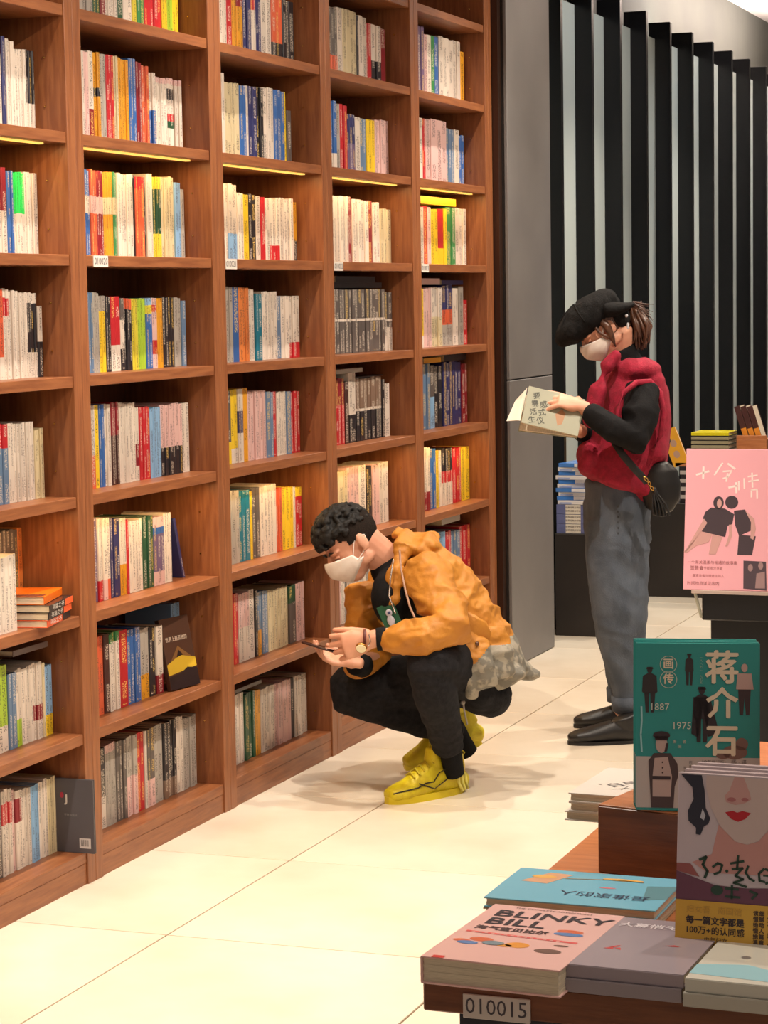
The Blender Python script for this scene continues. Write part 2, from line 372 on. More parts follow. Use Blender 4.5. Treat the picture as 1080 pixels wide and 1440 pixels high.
SHELF_ROWS = """
1 0 5804 5905:4:g:215 5950:2:N:215 5982:1:m:215 6069:4:p.3w:215 6112:1:N:215 6178:2:w:215 6205:1:Y:215 6257:2:n:215 6396:5:r:215 6436:2:y:215 6480:2:L:215 6533:2:y:215
1 1 5796 5821:2:w:244 5853:2:p:244 5882:1:w.65m:246 5917:2:a.4k.5a:247 5956:2:g:247 6009:3:r:247 6035:2:c:249 6099:4:a:243 6148:3:b:250 6182:2:m:244 6238:3:o:236 6275:2:w.5b:221 6365:5:p.08w:210 6409:2:p.08w.15k.3w.5r.6N.7w:215 6461:3:p.08w:211
1 2 5795 5842:3:b.3w.5b:242 5882:3:o.3p.5o:243 5926:3:m.3p.5m:242 5983:4:a.3c.5a:241 6009:2:n.3c.5n:242 6029:1:w:240 6107:4:w:240 6129:1:k:240 6188:3:r.15o:235 6202:1:k:237 6247:3:w:247 6302:3:Y.15N.7Y:241 6398:5:c:244 6443:2:l:232 6466:1:g:211
1 3 5797 5835:3:s:228 5874:3:g:226 5910:2:g.2y:218 5943:2:k:217 6006:2:r.65w:214 6030:1:G.3w.7k:212 6082:3:o.15k:209 6120:2:Y:209 6172:3:L:208 6214:2:l.1Y.22b:208 6252:2:p.1r.2p.6r.8p:208 6291:2:a:210 6372:4:k:211 6420:2:g:210 6447:1:s:200
1 4 5797 5828:1:w.6o:238 5854:1:y:237 5888:2:b:236 5931:2:w:236 5981:3:m.4T:237 6011:2:w:236 6097:5:w:232 6119:1:w.5m.8w:214 6193:4:r:214 6268:4:l:210 6413:6:p.6k:215 6467:2:w:213
1 5 5801 5829:1:v:240 5857:2:w.75r:238 5882:1:w.75p:235 5906:1:w.75o:233 5970:3:B:230 6006:2:w.6a:227 6021:1:r:221 6117:5:w:213 6193:3:N:215 6267:3:p.15b.25v.8p:206 6320:3:w:212
1 6 5796 5848:2:c.0o:230 5879:1:T:230 5944:3:n.12w:227 5994:1:r:228 6083:4:b:222 6140:2:g.65a:212 6186:2:k:208 6228:1:w.72m:206
1 7 5804 5839:1:k.6w:236 5910:4:p.1g:239 5975:3:k.0G:236 6046:3:g.5p:236 6101:2:r:235 6116:1:w:235 6167:2:G.65p:236 6232:2:g:236 6327:4:k.75t:232 6373:2:w:237 6478:4:v.0g:223
0 1 5308 5368:3:m.2w:243 5395:2:B:239 5440:3:w:234 5502:4:w:215 5554:4:k.65w:215
0 2 5287 5375:4:m.5w:228 5420:3:b:219 5488:4:e.5w:216 5564:5:w.9w:218
0 3 5266 5334:3:o.75w:235 5363:2:w.1r.3w:238 5416:4:w:233 5456:3:w:229 5514:4:w.12k.7w:227 5537:1:w.5k:192
0 4 5246 5334:3:r.3s:211 5476:9:w:210 5523:3:c:188
0 6 5202 5296:3:L.7w:232 5341:2:s:203 5374:2:w.65L:209 5442:4:w:207 5492:3:w.55m.75w:211 5505:1:c:206 5553:2:l.7y:191
0 7 5181 5240:2:G:236 5299:3:w.15r.4w:230 5321:1:p:221 5354:2:w.1m.4w:216 5409:3:w:212 5459:3:l:211 5510:3:w:213 5561:4:c:212
2 0 6745 6810:3:w:215 6851:1:r:215 6892:2:a:215 6945:2:m.3a:215 7009:2:B:215 7052:2:r.3w:215 7107:2:B:215 7191:2:w:215 7287:3:o.7k:215 7399:3:k:215
2 1 6740 6781:2:w:265 6895:4:c:238 6948:2:b:236 6969:1:w:239 7034:2:B:239 7089:2:k:243 7178:3:w:245 7265:3:b:243 7288:1:y:243 7323:1:G:183
2 2 6743 6790:2:w:240 6861:2:w.65l:242 6909:2:w:215 6952:1:y:212 7017:2:k:217 7050:1:w:212 7083:1:r:209 7132:2:w:206 7211:3:w.75r:208 7334:5:w:212 7370:1:a.65k:205
2 3 6739 6807:3:g:243 6853:1:b:243 6934:3:O:241 6988:2:w:236 7043:2:q:221 7167:5:w:225 7212:1:s:211 7277:2:w:211 7365:3:w.75r:211
2 4 6742 6779:1:G.7y:238 6831:2:y.8w:240 6880:2:w.3B.6w:238 6917:1:a:240 7059:6:p:228 7122:2:s:219 7156:1:r:217 7237:4:w:214 7277:1:s:213 7360:3:r:211
2 5 6736 6824:3:g:239 6917:3:q:231 6936:1:y:226 6998:2:G:236 7126:5:w:233 7183:2:o:216 7284:3:y:214 7300:1:w:209 7368:2:y.15r:206
2 6 6738 6802:3:r:232 6889:4:p.5w:223 6933:1:w:226 6955:1:k:222 6993:2:s.6a:212 7046:2:s:210 7224:9:c:206 7288:2:N.3G:202 7361:3:p:203
2 7 6749 6835:4:w:229 6923:4:N:220 6975:2:a:218 7097:5:w:215 7247:6:p:211 7279:1:k:209 7402:5:w:209
3 0 7685 7774:3:G.7o:237 7826:1:w:245 7972:4:c:248 7991:1:k:236 8068:2:w:237 8131:2:r:220 8222:2:w.6k:223 8279:1:m:216
3 1 7689 7758:2:b.75w:245 7810:1:g:240 7876:2:r:240 7970:3:B.5v:212 8024:1:w:205 8107:2:s:202 8206:3:y:204 8375:5:p:210
3 2 7690 7860:6:w:238 7900:1:m:239 8069:5:w:233 8120:1:m:235 8197:2:w:228 8312:3:c:206
3 3 7687 8262:16:G.46w.5G:232 8345:2:G.46w.5G.6w:222
3 4 7697 7788:3:m.4r:238 7828:1:T:226 7909:2:w.6k:253 8175:7:t.48w.52k:232 8203:1:k:221 8262:1:w:204
3 5 7686 7799:3:c:230 7921:4:p:236 7990:1:w:233 8060:2:k:228 8131:2:p:228 8232:3:w:232
3 6 7791 7975:8:w:171 8167:7:g:162
3 7 7811 7998:8:g:152 8192:7:w:136
4 0 8648 8717:2:v:271 8755:1:p:246 8803:1:w:245 8851:1:n:250 8904:1:b:251 9170:6:w:255 9215:1:a:221
4 1 8639 8686:1:w:247 8740:2:r:249 9039:4:p:252 9149:3:s:228 9219:1:w:228 9315:2:b:211
4 2 8640 8688:1:w:229 8745:1:r:230 8790:1:p:232 8888:2:y:224 8962:1:y.0r.7y:226 8999:1:y:228 9125:2:c.0n:236 9276:3:w:238
4 3 8642 8673:1:y.8w:236 8786:3:p:236 8951:3:w.5c:239 9122:3:B.4o.65g:247 9210:2:w:236 9281:1:g:241 9346:1:r:185
4 4 8649 8739:2:s:260 8804:1:G.5l:252 8921:2:k:249 9196:6:B:259 9286:2:m:248
4 5 8645 8725:2:w.7m:254 8807:2:b:243 8847:1:y:234 8907:2:w.3w:230 9060:4:k.4r.6w:234 9183:3:r:225 9302:2:c.0y:222
4 6 8633 8824:4:w:231 8961:3:l:224 9054:2:r:218 9196:3:s:211 9360:3:r:221
4 7 8648 8947:6:w:263 9264:6:g:227
"""
def parse(spec):
    """'w.75r' = white down to 75 per cent from the top, then red"""
    out = []; cur = spec[0]; i = 1
    while i < len(spec):
        m = re.match(r'\.(\d+)([A-Za-z])', spec[i:])
        fr = float('.'+m.group(1)); 
        if fr > 0: out.append((cur, fr))
        cur = m.group(2); i += len(m.group(0))
    out.append((cur, 1.)); return out
class BookMesh:
    def __init__(s): s.v = []; s.f = []; s.c = []; s.k = []; s.uv = []
    def quad(s, p, c, k=None, uv=None):
        b = len(s.v); s.v += p; s.f.append((b, b+1, b+2, b+3)); s.c.append(c); s.k.append(k or c); s.uv.append(uv or [(0, -1)]*4)
    def book(s, xf, y0, y1, z, h, d, bands, jit, lean=0.):
        """spine faces +x at xf"""
        t = y1-y0; e = min(.0018, t*.12); seed = random.randint(1, 900)
        pc = lin((206, 190, 160))
        main = tuple(min(1, x*jit) for x in lin(PAL[bands[0][0]]))
        top = z+h
        def P(x, y, zz): return (x, y+(zz-z)*lean, zz)
        lum = sum(main)/3
        r1 = .0022 if t > .008 else .001
        prev = 0.
        for c, fr in bands:
            a, b_ = top-h*prev, top-h*fr; prev = fr
            cc = tuple(min(1, x*jit) for x in lin(PAL[c])); l = sum(cc)/3
            ink = lin((50, 40, 44)) if l > .25 else lin((220, 208, 190))
            if c in 'rmoGksbBqNnv' and random.random() < .25: ink = lin((236, 200, 110))
            s.quad([P(xf, y0+r1, b_), P(xf, y1-r1, b_), P(xf, y1-r1, a), P(xf, y0+r1, a)], cc, ink,
                   [(seed+.02, b_-z), (seed+.98, b_-z), (seed+.98, a-z), (seed+.02, a-z)])
            s.quad([P(xf-r1, y0, b_), P(xf, y0+r1, b_), P(xf, y0+r1, a), P(xf-r1, y0, a)], cc)
            s.quad([P(xf, y1-r1, b_), P(xf-r1, y1, b_), P(xf-r1, y1, a), P(xf, y1-r1, a)], cc)
            s.quad([P(xf-d, y0, b_), P(xf-r1, y0, b_), P(xf-r1, y0, a), P(xf-d, y0, a)], cc)
            s.quad([P(xf-r1, y1, b_), P(xf-d, y1, b_), P(xf-d, y1, a), P(xf-r1, y1, a)], cc)
        # rim of the cover and the recessed page block
        s.quad([P(xf-r1, y0, top), P(xf, y0+r1, top), P(xf, y1-r1, top), P(xf-r1, y1, top)], main)
        s.quad([P(xf-d, y0, top), P(xf-r1, y0, top), P(xf-r1, y0+e, top), P(xf-d, y0+e, top)], main)
        s.quad([P(xf-d, y1-e, top), P(xf-r1, y1-e, top), P(xf-r1, y1, top), P(xf-d, y1, top)], main)
        s.quad([P(xf-d, y0+e, top-.002), P(xf-r1, y0+e, top-.002), P(xf-r1, y1-e, top-.002), P(xf-d, y1-e, top-.002)], pc)
        s.quad([P(xf-d, y0, z), P(xf-d, y0, top), P(xf-d, y1, top), P(xf-d, y1, z)], pc)
        s.quad([P(xf-d, y0, z), P(xf-d, y1, z), P(xf, y1, z), P(xf, y0, z)], main)
    def build(s, name, off=V((0, 0, 0)), parent=None):
        me = bpy.data.meshes.new(name); me.from_pydata([tuple(V(p)-off) for p in s.v], [], s.f); me.update()
        for nm, src in (('Col', s.c), ('Ink', s.k)):
            at_ = me.color_attributes.new(nm, 'FLOAT_COLOR', 'CORNER')
            at_.data.foreach_set('color', [x for c in src for _ in range(4) for x in (*c, 1.)])
        u = me.uv_layers.new(name='UVMap'); u.data.foreach_set('uv', [x for q in s.uv for p in q for x in p])
        o = link(name, me, print_m, parent); 
        if parent is None: o.location = off
        return o
ROWN = {r: '%s row up' % w for r, w in zip(range(7, -1, -1), 'lowest second third fourth fifth sixth seventh eighth'.split())}; ROWN[7] = 'lowest row'
BAYN = {0: 'leftmost bay', 1: 'second bay'}
ORD = 'first second third fourth fifth sixth seventh eighth ninth tenth eleventh twelfth'.split()
def ordn(n):
    if n <= 12: return ORD[n-1]
    return '%d%s' % (n, {1: 'st', 2: 'nd', 3: 'rd'}.get(n % 10 if n not in (11, 12, 13) else 0, 'th'))
far = BookMesh(); rng = random.Random(11)
def put_book(bm, xf, y0, y1, z, h, spec, jit):
    bm.book(xf, y0, y1, z+.0003, h, rng.choice((.145, .148, .155, .16)), parse(spec), jit)
for ln in SHELF_ROWS.strip().splitlines():
    t = ln.split(); b, r, ys = int(t[0]), int(t[1]), int(t[2])/1000
    z = SZ[r]; lo = B0+b*BW+.004; hi = B0+(b+1)*BW-ST-.012
    gr = [(int(p[0])/1000, int(p[1]), p[2], int(p[3])/1000) for p in (g.split(':') for g in t[3:])]
    end = gr[-1][0]; sc = 1.
    if end > hi: sc = (hi-ys)/(end-ys)
    indiv = b <= 1 and (b, r) not in ((1, 0), (0, 1))
    # books hidden behind the upright, out of the photograph's sight
    y = lo
    while y < ys-.03:
        w = rng.uniform(.012, .024); put_book(far, -.083, y+.0003, y+w-.0003, z, rng.uniform(.2, .235), rng.choice('wwgcpsbrG'), 1.); y += w
    books = []; p = ys
    for (ye, n, spec, h) in gr:
        e = ys+(ye-ys)*sc; w = (e-p)/n; h = min(max(h, .17), .285)
        ws = [rng.uniform(.8, 1.2) for _ in range(n)]; sw = sum(ws)
        for i in range(n):
            ww = (e-p)*ws[i]/sw*n/n; books.append((ww, spec, h))
        p = e
    p = ys; N_ = len(books)
    for i, (w, spec, h) in enumerate(books):
        hh = h+rng.uniform(-.0025, .0025); xf = -.083+rng.uniform(-.004, .003); jit = rng.uniform(.9, 1.08)
        if indiv:
            m = BookMesh(); m.book(xf, p+.0003, p+w-.0003, z+.0003, hh, rng.choice((.145, .148, .155, .16)), parse(spec), jit)
            o = m.build('book', V((-.083, p+w/2, z)))
            cs = []
            for c, _ in parse(spec):
                if CN[c] not in cs: cs.append(CN[c])
            cdesc = cs[0] if len(cs) == 1 else cs[0]+' and '+cs[1]
            if b == 1: pos = ordn(i+1)+' from left'
            else: pos = ordn(N_-i)+' from right'
            tag(o, '%s paperback, %s, %s, %s' % (cdesc, pos, ROWN[r], BAYN[b]), 'book', 'books on the %s, %s' % (ROWN[r], BAYN[b]))
        else:
            far.book(xf, p+.0003, p+w-.0003, z+.0003, hh, .15, parse(spec), jit)
        p += w
# rest of the leftmost dark row (bay 0, third shelf up), standing far back on the board, plus white ones in front
z = SZ[5]
for (y0, y1, n, spec, h, xf, who) in ((5.10, 5.262, 8, 'w', .2, -.03, 'white'), (5.33, 5.385, 2, 'k', .24, -.165, 'black'), (5.385, 5.41, 1, 'O', .24, -.165, 'tan'), (5.41, 5.515, 5, 'G', .24, -.165, 'grey'), (5.515, 5.54, 1, 'O', .24, -.165, 'orange')):
    for i in range(n):
        w = (y1-y0)/n; a = y0+i*w; m = BookMesh(); m.book(xf, a+.0004, a+w-.0004, z+.0003, h+rng.uniform(-.003, .003), .13, parse(spec), rng.uniform(.9, 1.05))
        o = m.build('book', V((xf, a+w/2, z)))
        tag(o, '%s book, %s of its colour from left, %s the orange topped stack' % (who, ordn(i+1), 'left of' if who == 'white' else 'behind'), 'book', 'books around the lying stack')
z = SZ[5]; y = 4.75
while y < 5.09-.0245:
    w = rng.uniform(.012, .024); put_book(far, -.083, y+.0003, y+w-.0003, z, .21, rng.choice('wwgcpb'), 1.); y += w
# bay left of the frame
for r, z in enumerate(SZ):
    y = B0-BW+.01
    while y < B0-ST-.15:
        w = rng.uniform(.012, .024); put_book(far, -.083, y+.0003, y+w-.0003, z, rng.uniform(.2, .235), rng.choice('wwgcpsbrGyo'), 1.); y += w
# books lying on top of standing ones in the far bays
def lying(y0, y1, z, t, xf, spec):
    c = lin(PAL[spec]); x1 = xf; x0 = xf-.14
    far.quad([(x0, y0, z+t), (x1, y0, z+t), (x1, y1, z+t), (x0, y1, z+t)], c)
    far.quad([(x1, y0, z), (x1, y1, z), (x1, y1, z+t), (x1, y0, z+t)], c, lin((220, 208, 190)), [(5.02+t, .01)]*4)
    far.quad([(x0, y1, z), (x0, y1, z+t), (x1, y1, z+t), (x1, y1, z)], c)
    far.quad([(x0, y0, z), (x1, y0, z), (x1, y0, z+t), (x0, y0, z+t)], lin(PAL['c']))
    far.quad([(x0, y0, z), (x0, y1, z), (x1, y1, z), (x1, y0, z)], c)
for a in ((7.70, 8.20, SZ[3]+.238, .02, -.085, 'k'), (7.72, 8.13, SZ[3]+.2585, .022, -.085, 'k'), (7.71, 7.98, SZ[4]+.256, .016, -.085, 'g'), (7.9, 8.2, SZ[4]+.234, .004, -.085, 'k'),
          (8.65, 8.88, SZ[3]+.250, .025, -.085, 'p'), (8.90, 9.18, SZ[3]+.25, .018, -.085, 'B'), (8.67, 8.88, SZ[4]+.264, .02, -.085, 'a'), (8.92, 9.21, SZ[4]+.264, .026, -.085, 'k'),
          (8.66, 9.1, SZ[2]+.243, .03, -.085, 'y'), (8.86, 9.1, SZ[6]+.25, .024, -.085, 'g'),
          (6.74, 6.98, SZ[7]+.235, .012, -.085, 'G')): lying(*a)
fo = far.build('shelved_books'); fo['kind'] = 'stuff'
tag(fo, 'many small coloured book spines filling the farther bays and uppermost row of the bookcase', 'books')
# ================================================================ DISPLAY BOOKS (cover in local xy, thickness along z)
def dbook(label, w, h, t, rgb, mw, group=None, wrap=True, spine='left', name='book', pages=None, hard=.0022):
    r = thing(name, label, 'book', mw=mw, group=group)
    c = flat(rgb, .22 if wrap else .45)
    m = MB(); e = hard
    m.box(0, w, 0, h, t-e, t, .0004).box(0, w, 0, h, 0, e, .0004)
    if spine == 'left': m.box(-.0005, e, 0, h, e*.5, t-e*.5, .0004); pb = (e, w-.003, .003, h-.003)
    elif spine == 'right': m.box(w-e, w+.0005, 0, h, e*.5, t-e*.5, .0004); pb = (.003, w-e, .003, h-.003)
    elif spine == 'front': m.box(0, w, -.0005, e, e*.5, t-e*.5, .0004); pb = (.003, w-.003, e, h-.003)
    else: m.box(0, w, h-e, h+.0005, e*.5, t-e*.5, .0004); pb = (.003, w-.003, .003, h-e)
    m.build('cover', c, r)
    g = MB()
    k = max(2, int((t-2*e)/.004))
    for i in range(k):       # page block in gathered signatures
        a = e+(t-2*e)*i/k; b = e+(t-2*e)*(i+1)/k
        g.box(pb[0]+.0004*(i % 2), pb[1]-.0004*(i % 2), pb[2]+.0004*(i % 2), pb[3], a, b)
    g.build('page_block', pages or paper_m, r)
    return r
def pr(root, rgb, t, build, name='print', lvl=1, rough=.35):
    m = MB(); build(m); o = m.build(name, flat(rgb, rough), root)
    o.data.transform(Matrix.Translation((0, 0, t+.00025*lvl))); return o
def lay(x, y, z, rz=0.): return Matrix.Translation((x, y, z)) @ Matrix.Rotation(rz, 4, 'Z')
def stand(x, y, z, rz=0., lean=0.):
    """upright, cover facing -y; lean tips the top backwards"""
    return Matrix.Translation((x, y, z)) @ Matrix.Rotation(rz, 4, 'Z') @ Matrix.Rotation(math.pi/2-lean, 4, 'X')
# ---- front display table
TZ = .75
tb = thing('display_table', 'brown wooden display table in the right foreground with pale top and number plate', 'table', (2.007, 2.667, 0))
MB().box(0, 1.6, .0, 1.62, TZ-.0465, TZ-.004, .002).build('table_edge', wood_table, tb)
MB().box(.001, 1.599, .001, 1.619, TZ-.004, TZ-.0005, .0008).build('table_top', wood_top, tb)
MB().box(.035, 1.55, .04, 1.58, 0, TZ-.0465).build('plinth', flat((34, 34, 44), .5), tb)
npx = MB().box(.054, .142, -.0035, 0, .7005, .7315, .0008).build('number_plate', flat((206, 196, 188), .35), tb)
tt = txt(npx, '010015', 0, 0, .0285, (70, 64, 72), z=0, sx=.96)
tt.data.transform(Matrix.Translation((.098, -.0038, .716)) @ Matrix.Rotation(math.pi/2, 4, 'X'))
z0 = TZ
# pink picture book
bk = dbook('thick pink picture book with black title letters at the front left table corner', .183, .262, .035, (228, 184, 178), lay(2.017, 2.632, z0, -.055))
T = .035
txt(bk, 'BLINKY', .097, .219, .043, (44, 38, 48), z=T+.0006, bold=.0009, sx=1.12)
txt(bk, 'BILL', .060, .180, .043, (44, 38, 48), z=T+.0006, bold=.0009, sx=1.08)
txt(bk, '淘气宝贝比尔', .066, .147, .0175, (70, 50, 54), z=T+.0006, bold=.0007, sx=.95)
txt(bk, 'THE COMPLETE ADVENTURES', .088, .2505, .008, (70, 50, 54), z=T+.0006)
pr(bk, (214, 92, 92), T, lambda m: m.poly([(.012, .130), (.165, .122), (.165, .115), (.012, .123)]), 'red_banner')
pr(bk, (228, 176, 168), T, lambda m: [m.poly([(.02+i*.009, .1265-i*.00047), (.0245+i*.009, .1263-i*.00047), (.0245+i*.009, .1232-i*.00047), (.02+i*.009, .1235-i*.00047)]) for i in range(14)], 'banner_lettering', 2)
pr(bk, (200, 60, 60), T, lambda m: m.poly([(.014, .010), (.03, .010), (.03, .0), (.014, .0)]), 'red_mark')
pr(bk, (206, 104, 72), T, lambda m: (m.disc(.045, .095, .016, .009), m.disc(.022, .084, .012, .006), m.disc(.14, .165, .018, .008)), 'illustration')
pr(bk, (92, 128, 180), T, lambda m: (m.disc(.033, .076, .014, .007), m.disc(.142, .152, .02, .007)), 'illustration', 2)
pr(bk, (222, 150, 66), T, lambda m: (m.disc(.097, .085, .016, .012), m.disc(.082, .078, .01, .006)), 'illustration')
pr(bk, (112, 84, 76), T, lambda m: (m.disc(.142, .072, .018, .010), m.disc(.15, .10, .01, .004)), 'illustration')
pr(bk, (118, 138, 150), T, lambda m: m.disc(.065, .083, .015, .009), 'illustration', 3)
# lilac grey pair
for i in range(2):
    g = dbook('%s lilac-grey paperback of the pair beside the pink picture book' % ('lower' if i == 0 else 'upper'), .150, .226, .0172, (158, 146, 154) if i else (150, 140, 146), lay(2.194+.002*i, 2.655-.003*(1-i), z0+.0175*i, -.03), 'lilac grey paperbacks', spine='front')
T = .0172
txt(g, '大幕悄无声息', .075, .19, .020, (214, 206, 212), z=T+.0006, bold=.0004)
pr(g, (188, 66, 70), T, lambda m: (m.poly([(.032, .088), (.044, .098), (.04, .085)]), m.poly([(.026, .078), (.036, .088), (.04, .078)]), m.poly([(.04, .082), (.05, .076), (.046, .087)])), 'red_bird')
pr(g, (188, 66, 70), T, lambda m: m.poly([(.098, .112), (.108, .118), (.116, .113), (.107, .110)]), 'red_bird')
# white and blue pair
for i in range(2):
    g = dbook('%s white paperback with pale blue corner at the right frame edge' % ('lower' if i == 0 else 'upper'), .150, .218, .0172, (206, 204, 192) if i else (186, 182, 170), lay(2.348+.002*i, 2.640-.003*(1-i), z0+.0175*i, -.03), 'white and blue paperbacks', spine='front')
pr(g, (150, 196, 206), T, lambda m: m.poly([(.0, .02), (.0, .06), (.06, .075), (.15, .03), (.15, .01)]), 'blue_wave')
pr(g, (120, 116, 116), T, lambda m: (m.disc(.05, .105, .006, .006)), 'round_mark')
pr(g, (196, 92, 84), T, lambda m: (m.disc(.095, .145, .008, .006), m.disc(.105, .14, .006, .005)), 'red_mark')
txt(g, '旅行的意义', .09, .185, .016, (140, 160, 160), z=T+.0006)
# light blue wide pair
for i in range(2):
    g = dbook('%s of two light blue landscape books behind the pink picture book' % ('lower' if i == 0 else 'upper'), .242, .172, .0145, (120, 184, 208) if i else (170, 150, 124), lay(1.998+.001*i, 2.944, z0+.0148*i, -.01), 'light blue landscape books', spine='back')
T = .0145
pr(g, (208, 160, 126), T, lambda m: m.poly([(.022, .10), (.05, .155), (.085, .150), (.062, .094)]), 'tan_patch')
pr(g, (226, 176, 96), T, lambda m: (m.disc(.048, .13, .018, .009), m.disc(.16, .142, .03, .006)), 'gold_figure', 2)
pr(g, (146, 130, 96), T, lambda m: m.stroke([(.08, .128), (.11, .133), (.15, .14), (.19, .137)], .003), 'branch', 2)
pr(g, (96, 140, 150), T, lambda m: m.poly([(.2, .12), (.242, .13), (.242, .06), (.212, .045)]), 'darker_block')  # darker blue-grey patch at the right end of the cover
txt(g, '是谁家的人', .155, .055, .026, (46, 58, 84), z=T+.0007, rot=math.pi-.02)
pr(g, (206, 120, 130), T, lambda m: m.disc(.15, .095, .012, .003), 'pink_mark')
# riser
rs = thing('display_riser', 'brown wooden riser block under the standing green books', 'riser', (2.084, 3.232, TZ), 0)
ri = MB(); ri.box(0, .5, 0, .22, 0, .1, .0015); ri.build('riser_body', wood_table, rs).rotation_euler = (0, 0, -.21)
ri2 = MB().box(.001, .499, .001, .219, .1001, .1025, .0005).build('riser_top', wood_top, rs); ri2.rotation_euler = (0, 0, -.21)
# green books standing on the riser
GZ = TZ+.1027
for i in range(4):
    g = dbook('green biography with white title, %s of four copies on the riser' % ('front', 'second', 'third', 'rearmost')[i] if i else 'front green biography with large cream title standing on the wooden riser', .178, .243, .0125, (46, 142, 136), stand(2.147-.0045*i, 3.215+.0132*i, GZ+.0002, .19, .10), 'green biographies', spine='left')
    if i == 0: G0 = g
    pr(g, (188, 176, 168), .0125, lambda m: m.poly([(0, .004), (.178, .004), (.178, .078), (0, .078)]), 'paper_band', 1)
T = .0125
CR = (222, 208, 180)
for ch, yy, sz in (('蒋', .205, .05), ('介', .154, .046), ('石', .1, .048)): txt(G0, ch, .124, yy, sz, CR, z=T+.0012, bold=.0013)
def ring(m, x, y, r, w):
    n = 24
    for i in range(n):
        a, b = 2*math.pi*i/n, 2*math.pi*(i+1)/n
        m.poly([(x+(r-w)*math.cos(a), y+(r-w)*math.sin(a)), (x+r*math.cos(a), y+r*math.sin(a)), (x+r*math.cos(b), y+r*math.sin(b)), (x+(r-w)*math.cos(b), y+(r-w)*math.sin(b))])
pr(G0, (190, 196, 176), T, lambda m: (ring(m, .047, .212, .0125, .0009), ring(m, .047, .19, .0125, .0009)), 'ring_emblem', 2)
txt(G0, '画', .047, .212, .016, CR, z=T+.0009, bold=.0004); txt(G0, '传', .047, .19, .016, CR, z=T+.0009, bold=.0004)
txt(G0, '1887', .034, .15, .0145, (200, 204, 188), z=T+.0022); txt(G0, '1975', .066, .123, .0145, (200, 204, 188), z=T+.0022)
for j, ch in enumerate('一八八七—一九七五'): txt(G0, ch, .094, .222-j*.0045, .004, (150, 170, 150), z=T+.0009)
for j, ch in enumerate('著 者 编 者'[:6]): txt(G0, ch, .056+(j % 3)*.007, .1-(j//3)*.007, .0055, (190, 190, 170), z=T+.0009)
for j, ch in enumerate('历史的侧影与图像记录'): txt(G0, ch, .079, .07-j*.006, .0048, (90, 80, 78), z=T+.0009)
for j, ch in enumerate('珍贵图片首次出版'): txt(G0, ch, .071, .062-j*.006, .0048, (90, 80, 78), z=T+.0009)
txt(G0, '（全新增订版）', .112, .071, .006, (90, 80, 78), z=T+.0009); txt(G0, '杨 · 译', .148, .071, .008, (90, 80, 78), z=T+.0009)
pr(G0, (150, 200, 200), T, lambda m: m.stroke([(.008, .15), (.0085, .13), (.007, .11), (.0085, .085)], .0025), 'wrap_glint_strip', 2)
def figure(m, x, y, h, coat=1., cap=True):
    """standing silhouette, feet at y"""
    m.disc(x, y+h*.93, h*.055, h*.07)
    if cap: m.poly([(x-h*.08, y+h*.95), (x+h*.08, y+h*.95), (x+h*.06, y+h*1.0), (x-h*.06, y+h*1.0)])
    m.poly([(x-h*.05, y+h*.86), (x+h*.05, y+h*.86), (x+h*.15*coat, y+h*.8), (x+h*.17*coat, y+h*.45), (x+h*.13*coat, y+h*.42), (x-h*.13*coat, y+h*.42), (x-h*.17*coat, y+h*.45), (x-h*.15*coat, y+h*.8)])
    m.poly([(x-h*.12, y+h*.43), (x-h*.01, y+h*.43), (x-h*.02, y), (x-h*.09, y)])
    m.poly([(x+h*.12, y+h*.43), (x+h*.01, y+h*.43), (x+h*.02, y), (x+h*.09, y)])
pr(G0, (52, 44, 42), T, lambda m: figure(m, .02, .142, .066), 'printed_figure', 2); pr(G0, (52, 44, 42), T, lambda m: figure(m, .077, .182, .046, .8), 'printed_figure', 2)
pr(G0, (48, 40, 42), T, lambda m: (figure(m, .095, .1, .08, .9), m.poly([(.083, .165), (.107, .165), (.12, .112), (.104, .108), (.096, .15), (.09, .106), (.08, .112)])), 'printed_figure', 3)
pr(G0, (190, 160, 150), T, lambda m: (m.poly([(.146, .2), (.166, .2), (.169, .177), (.144, .177)]), m.disc(.156, .208, .0045, .006)), 'printed_figure', 4)
pr(G0, (62, 46, 46), T, lambda m: (m.poly([(.147, .177), (.165, .177), (.163, .14), (.158, .14), (.156, .165), (.154, .14), (.149, .14)])), 'printed_figure', 3)
# large officer at the foot of the cover
pr(G0, (74, 56, 54), T, lambda m: (m.poly([(.018, .072), (.026, .083), (.05, .083), (.06, .068), (.061, .05), (.056, .035), (.054, .004), (.022, .004), (.02, .04)])), 'printed_figure', 4)
pr(G0, (186, 160, 150), T, lambda m: (m.disc(.037, .096, .0085, .0125), m.poly([(.027, .076), (.046, .078), (.052, .05), (.05, .02), (.024, .02), (.024, .05)])), 'printed_figure', 5)
pr(G0, (54, 38, 40), T, lambda m: (m.disc(.037, .109, .0125, .006), m.poly([(.027, .108), (.047, .108), (.046, .102), (.028, .102)]), m.poly([(.044, .098), (.047, .098), (.045, .086), (.041, .085)]),
   m.poly([(.024, .05), (.05, .05), (.05, .045), (.024, .045)]), m.disc(.0385, .062, .0012, .0012), m.disc(.0385, .07, .0012, .0012), m.disc(.0385, .055, .0012, .0012)), 'printed_figure', 7)
pr(G0, (122, 92, 82), T, lambda m: (m.disc(.142, .086, .018, .01), m.disc(.152, .098, .009, .009), m.disc(.125, .082, .01, .006)), 'printed_figure', 4)
# support foot of the leaning copies
# dark brown book standing right of the green ones
g = dbook('dark brown hardback standing right of the green biographies at the frame edge', .17, .235, .03, (84, 58, 54), stand(2.345, 3.235, GZ+.0002, .1, .1), spine='left')
txt(g, '晚清', .08, .15, .04, (120, 96, 86), z=.0306)
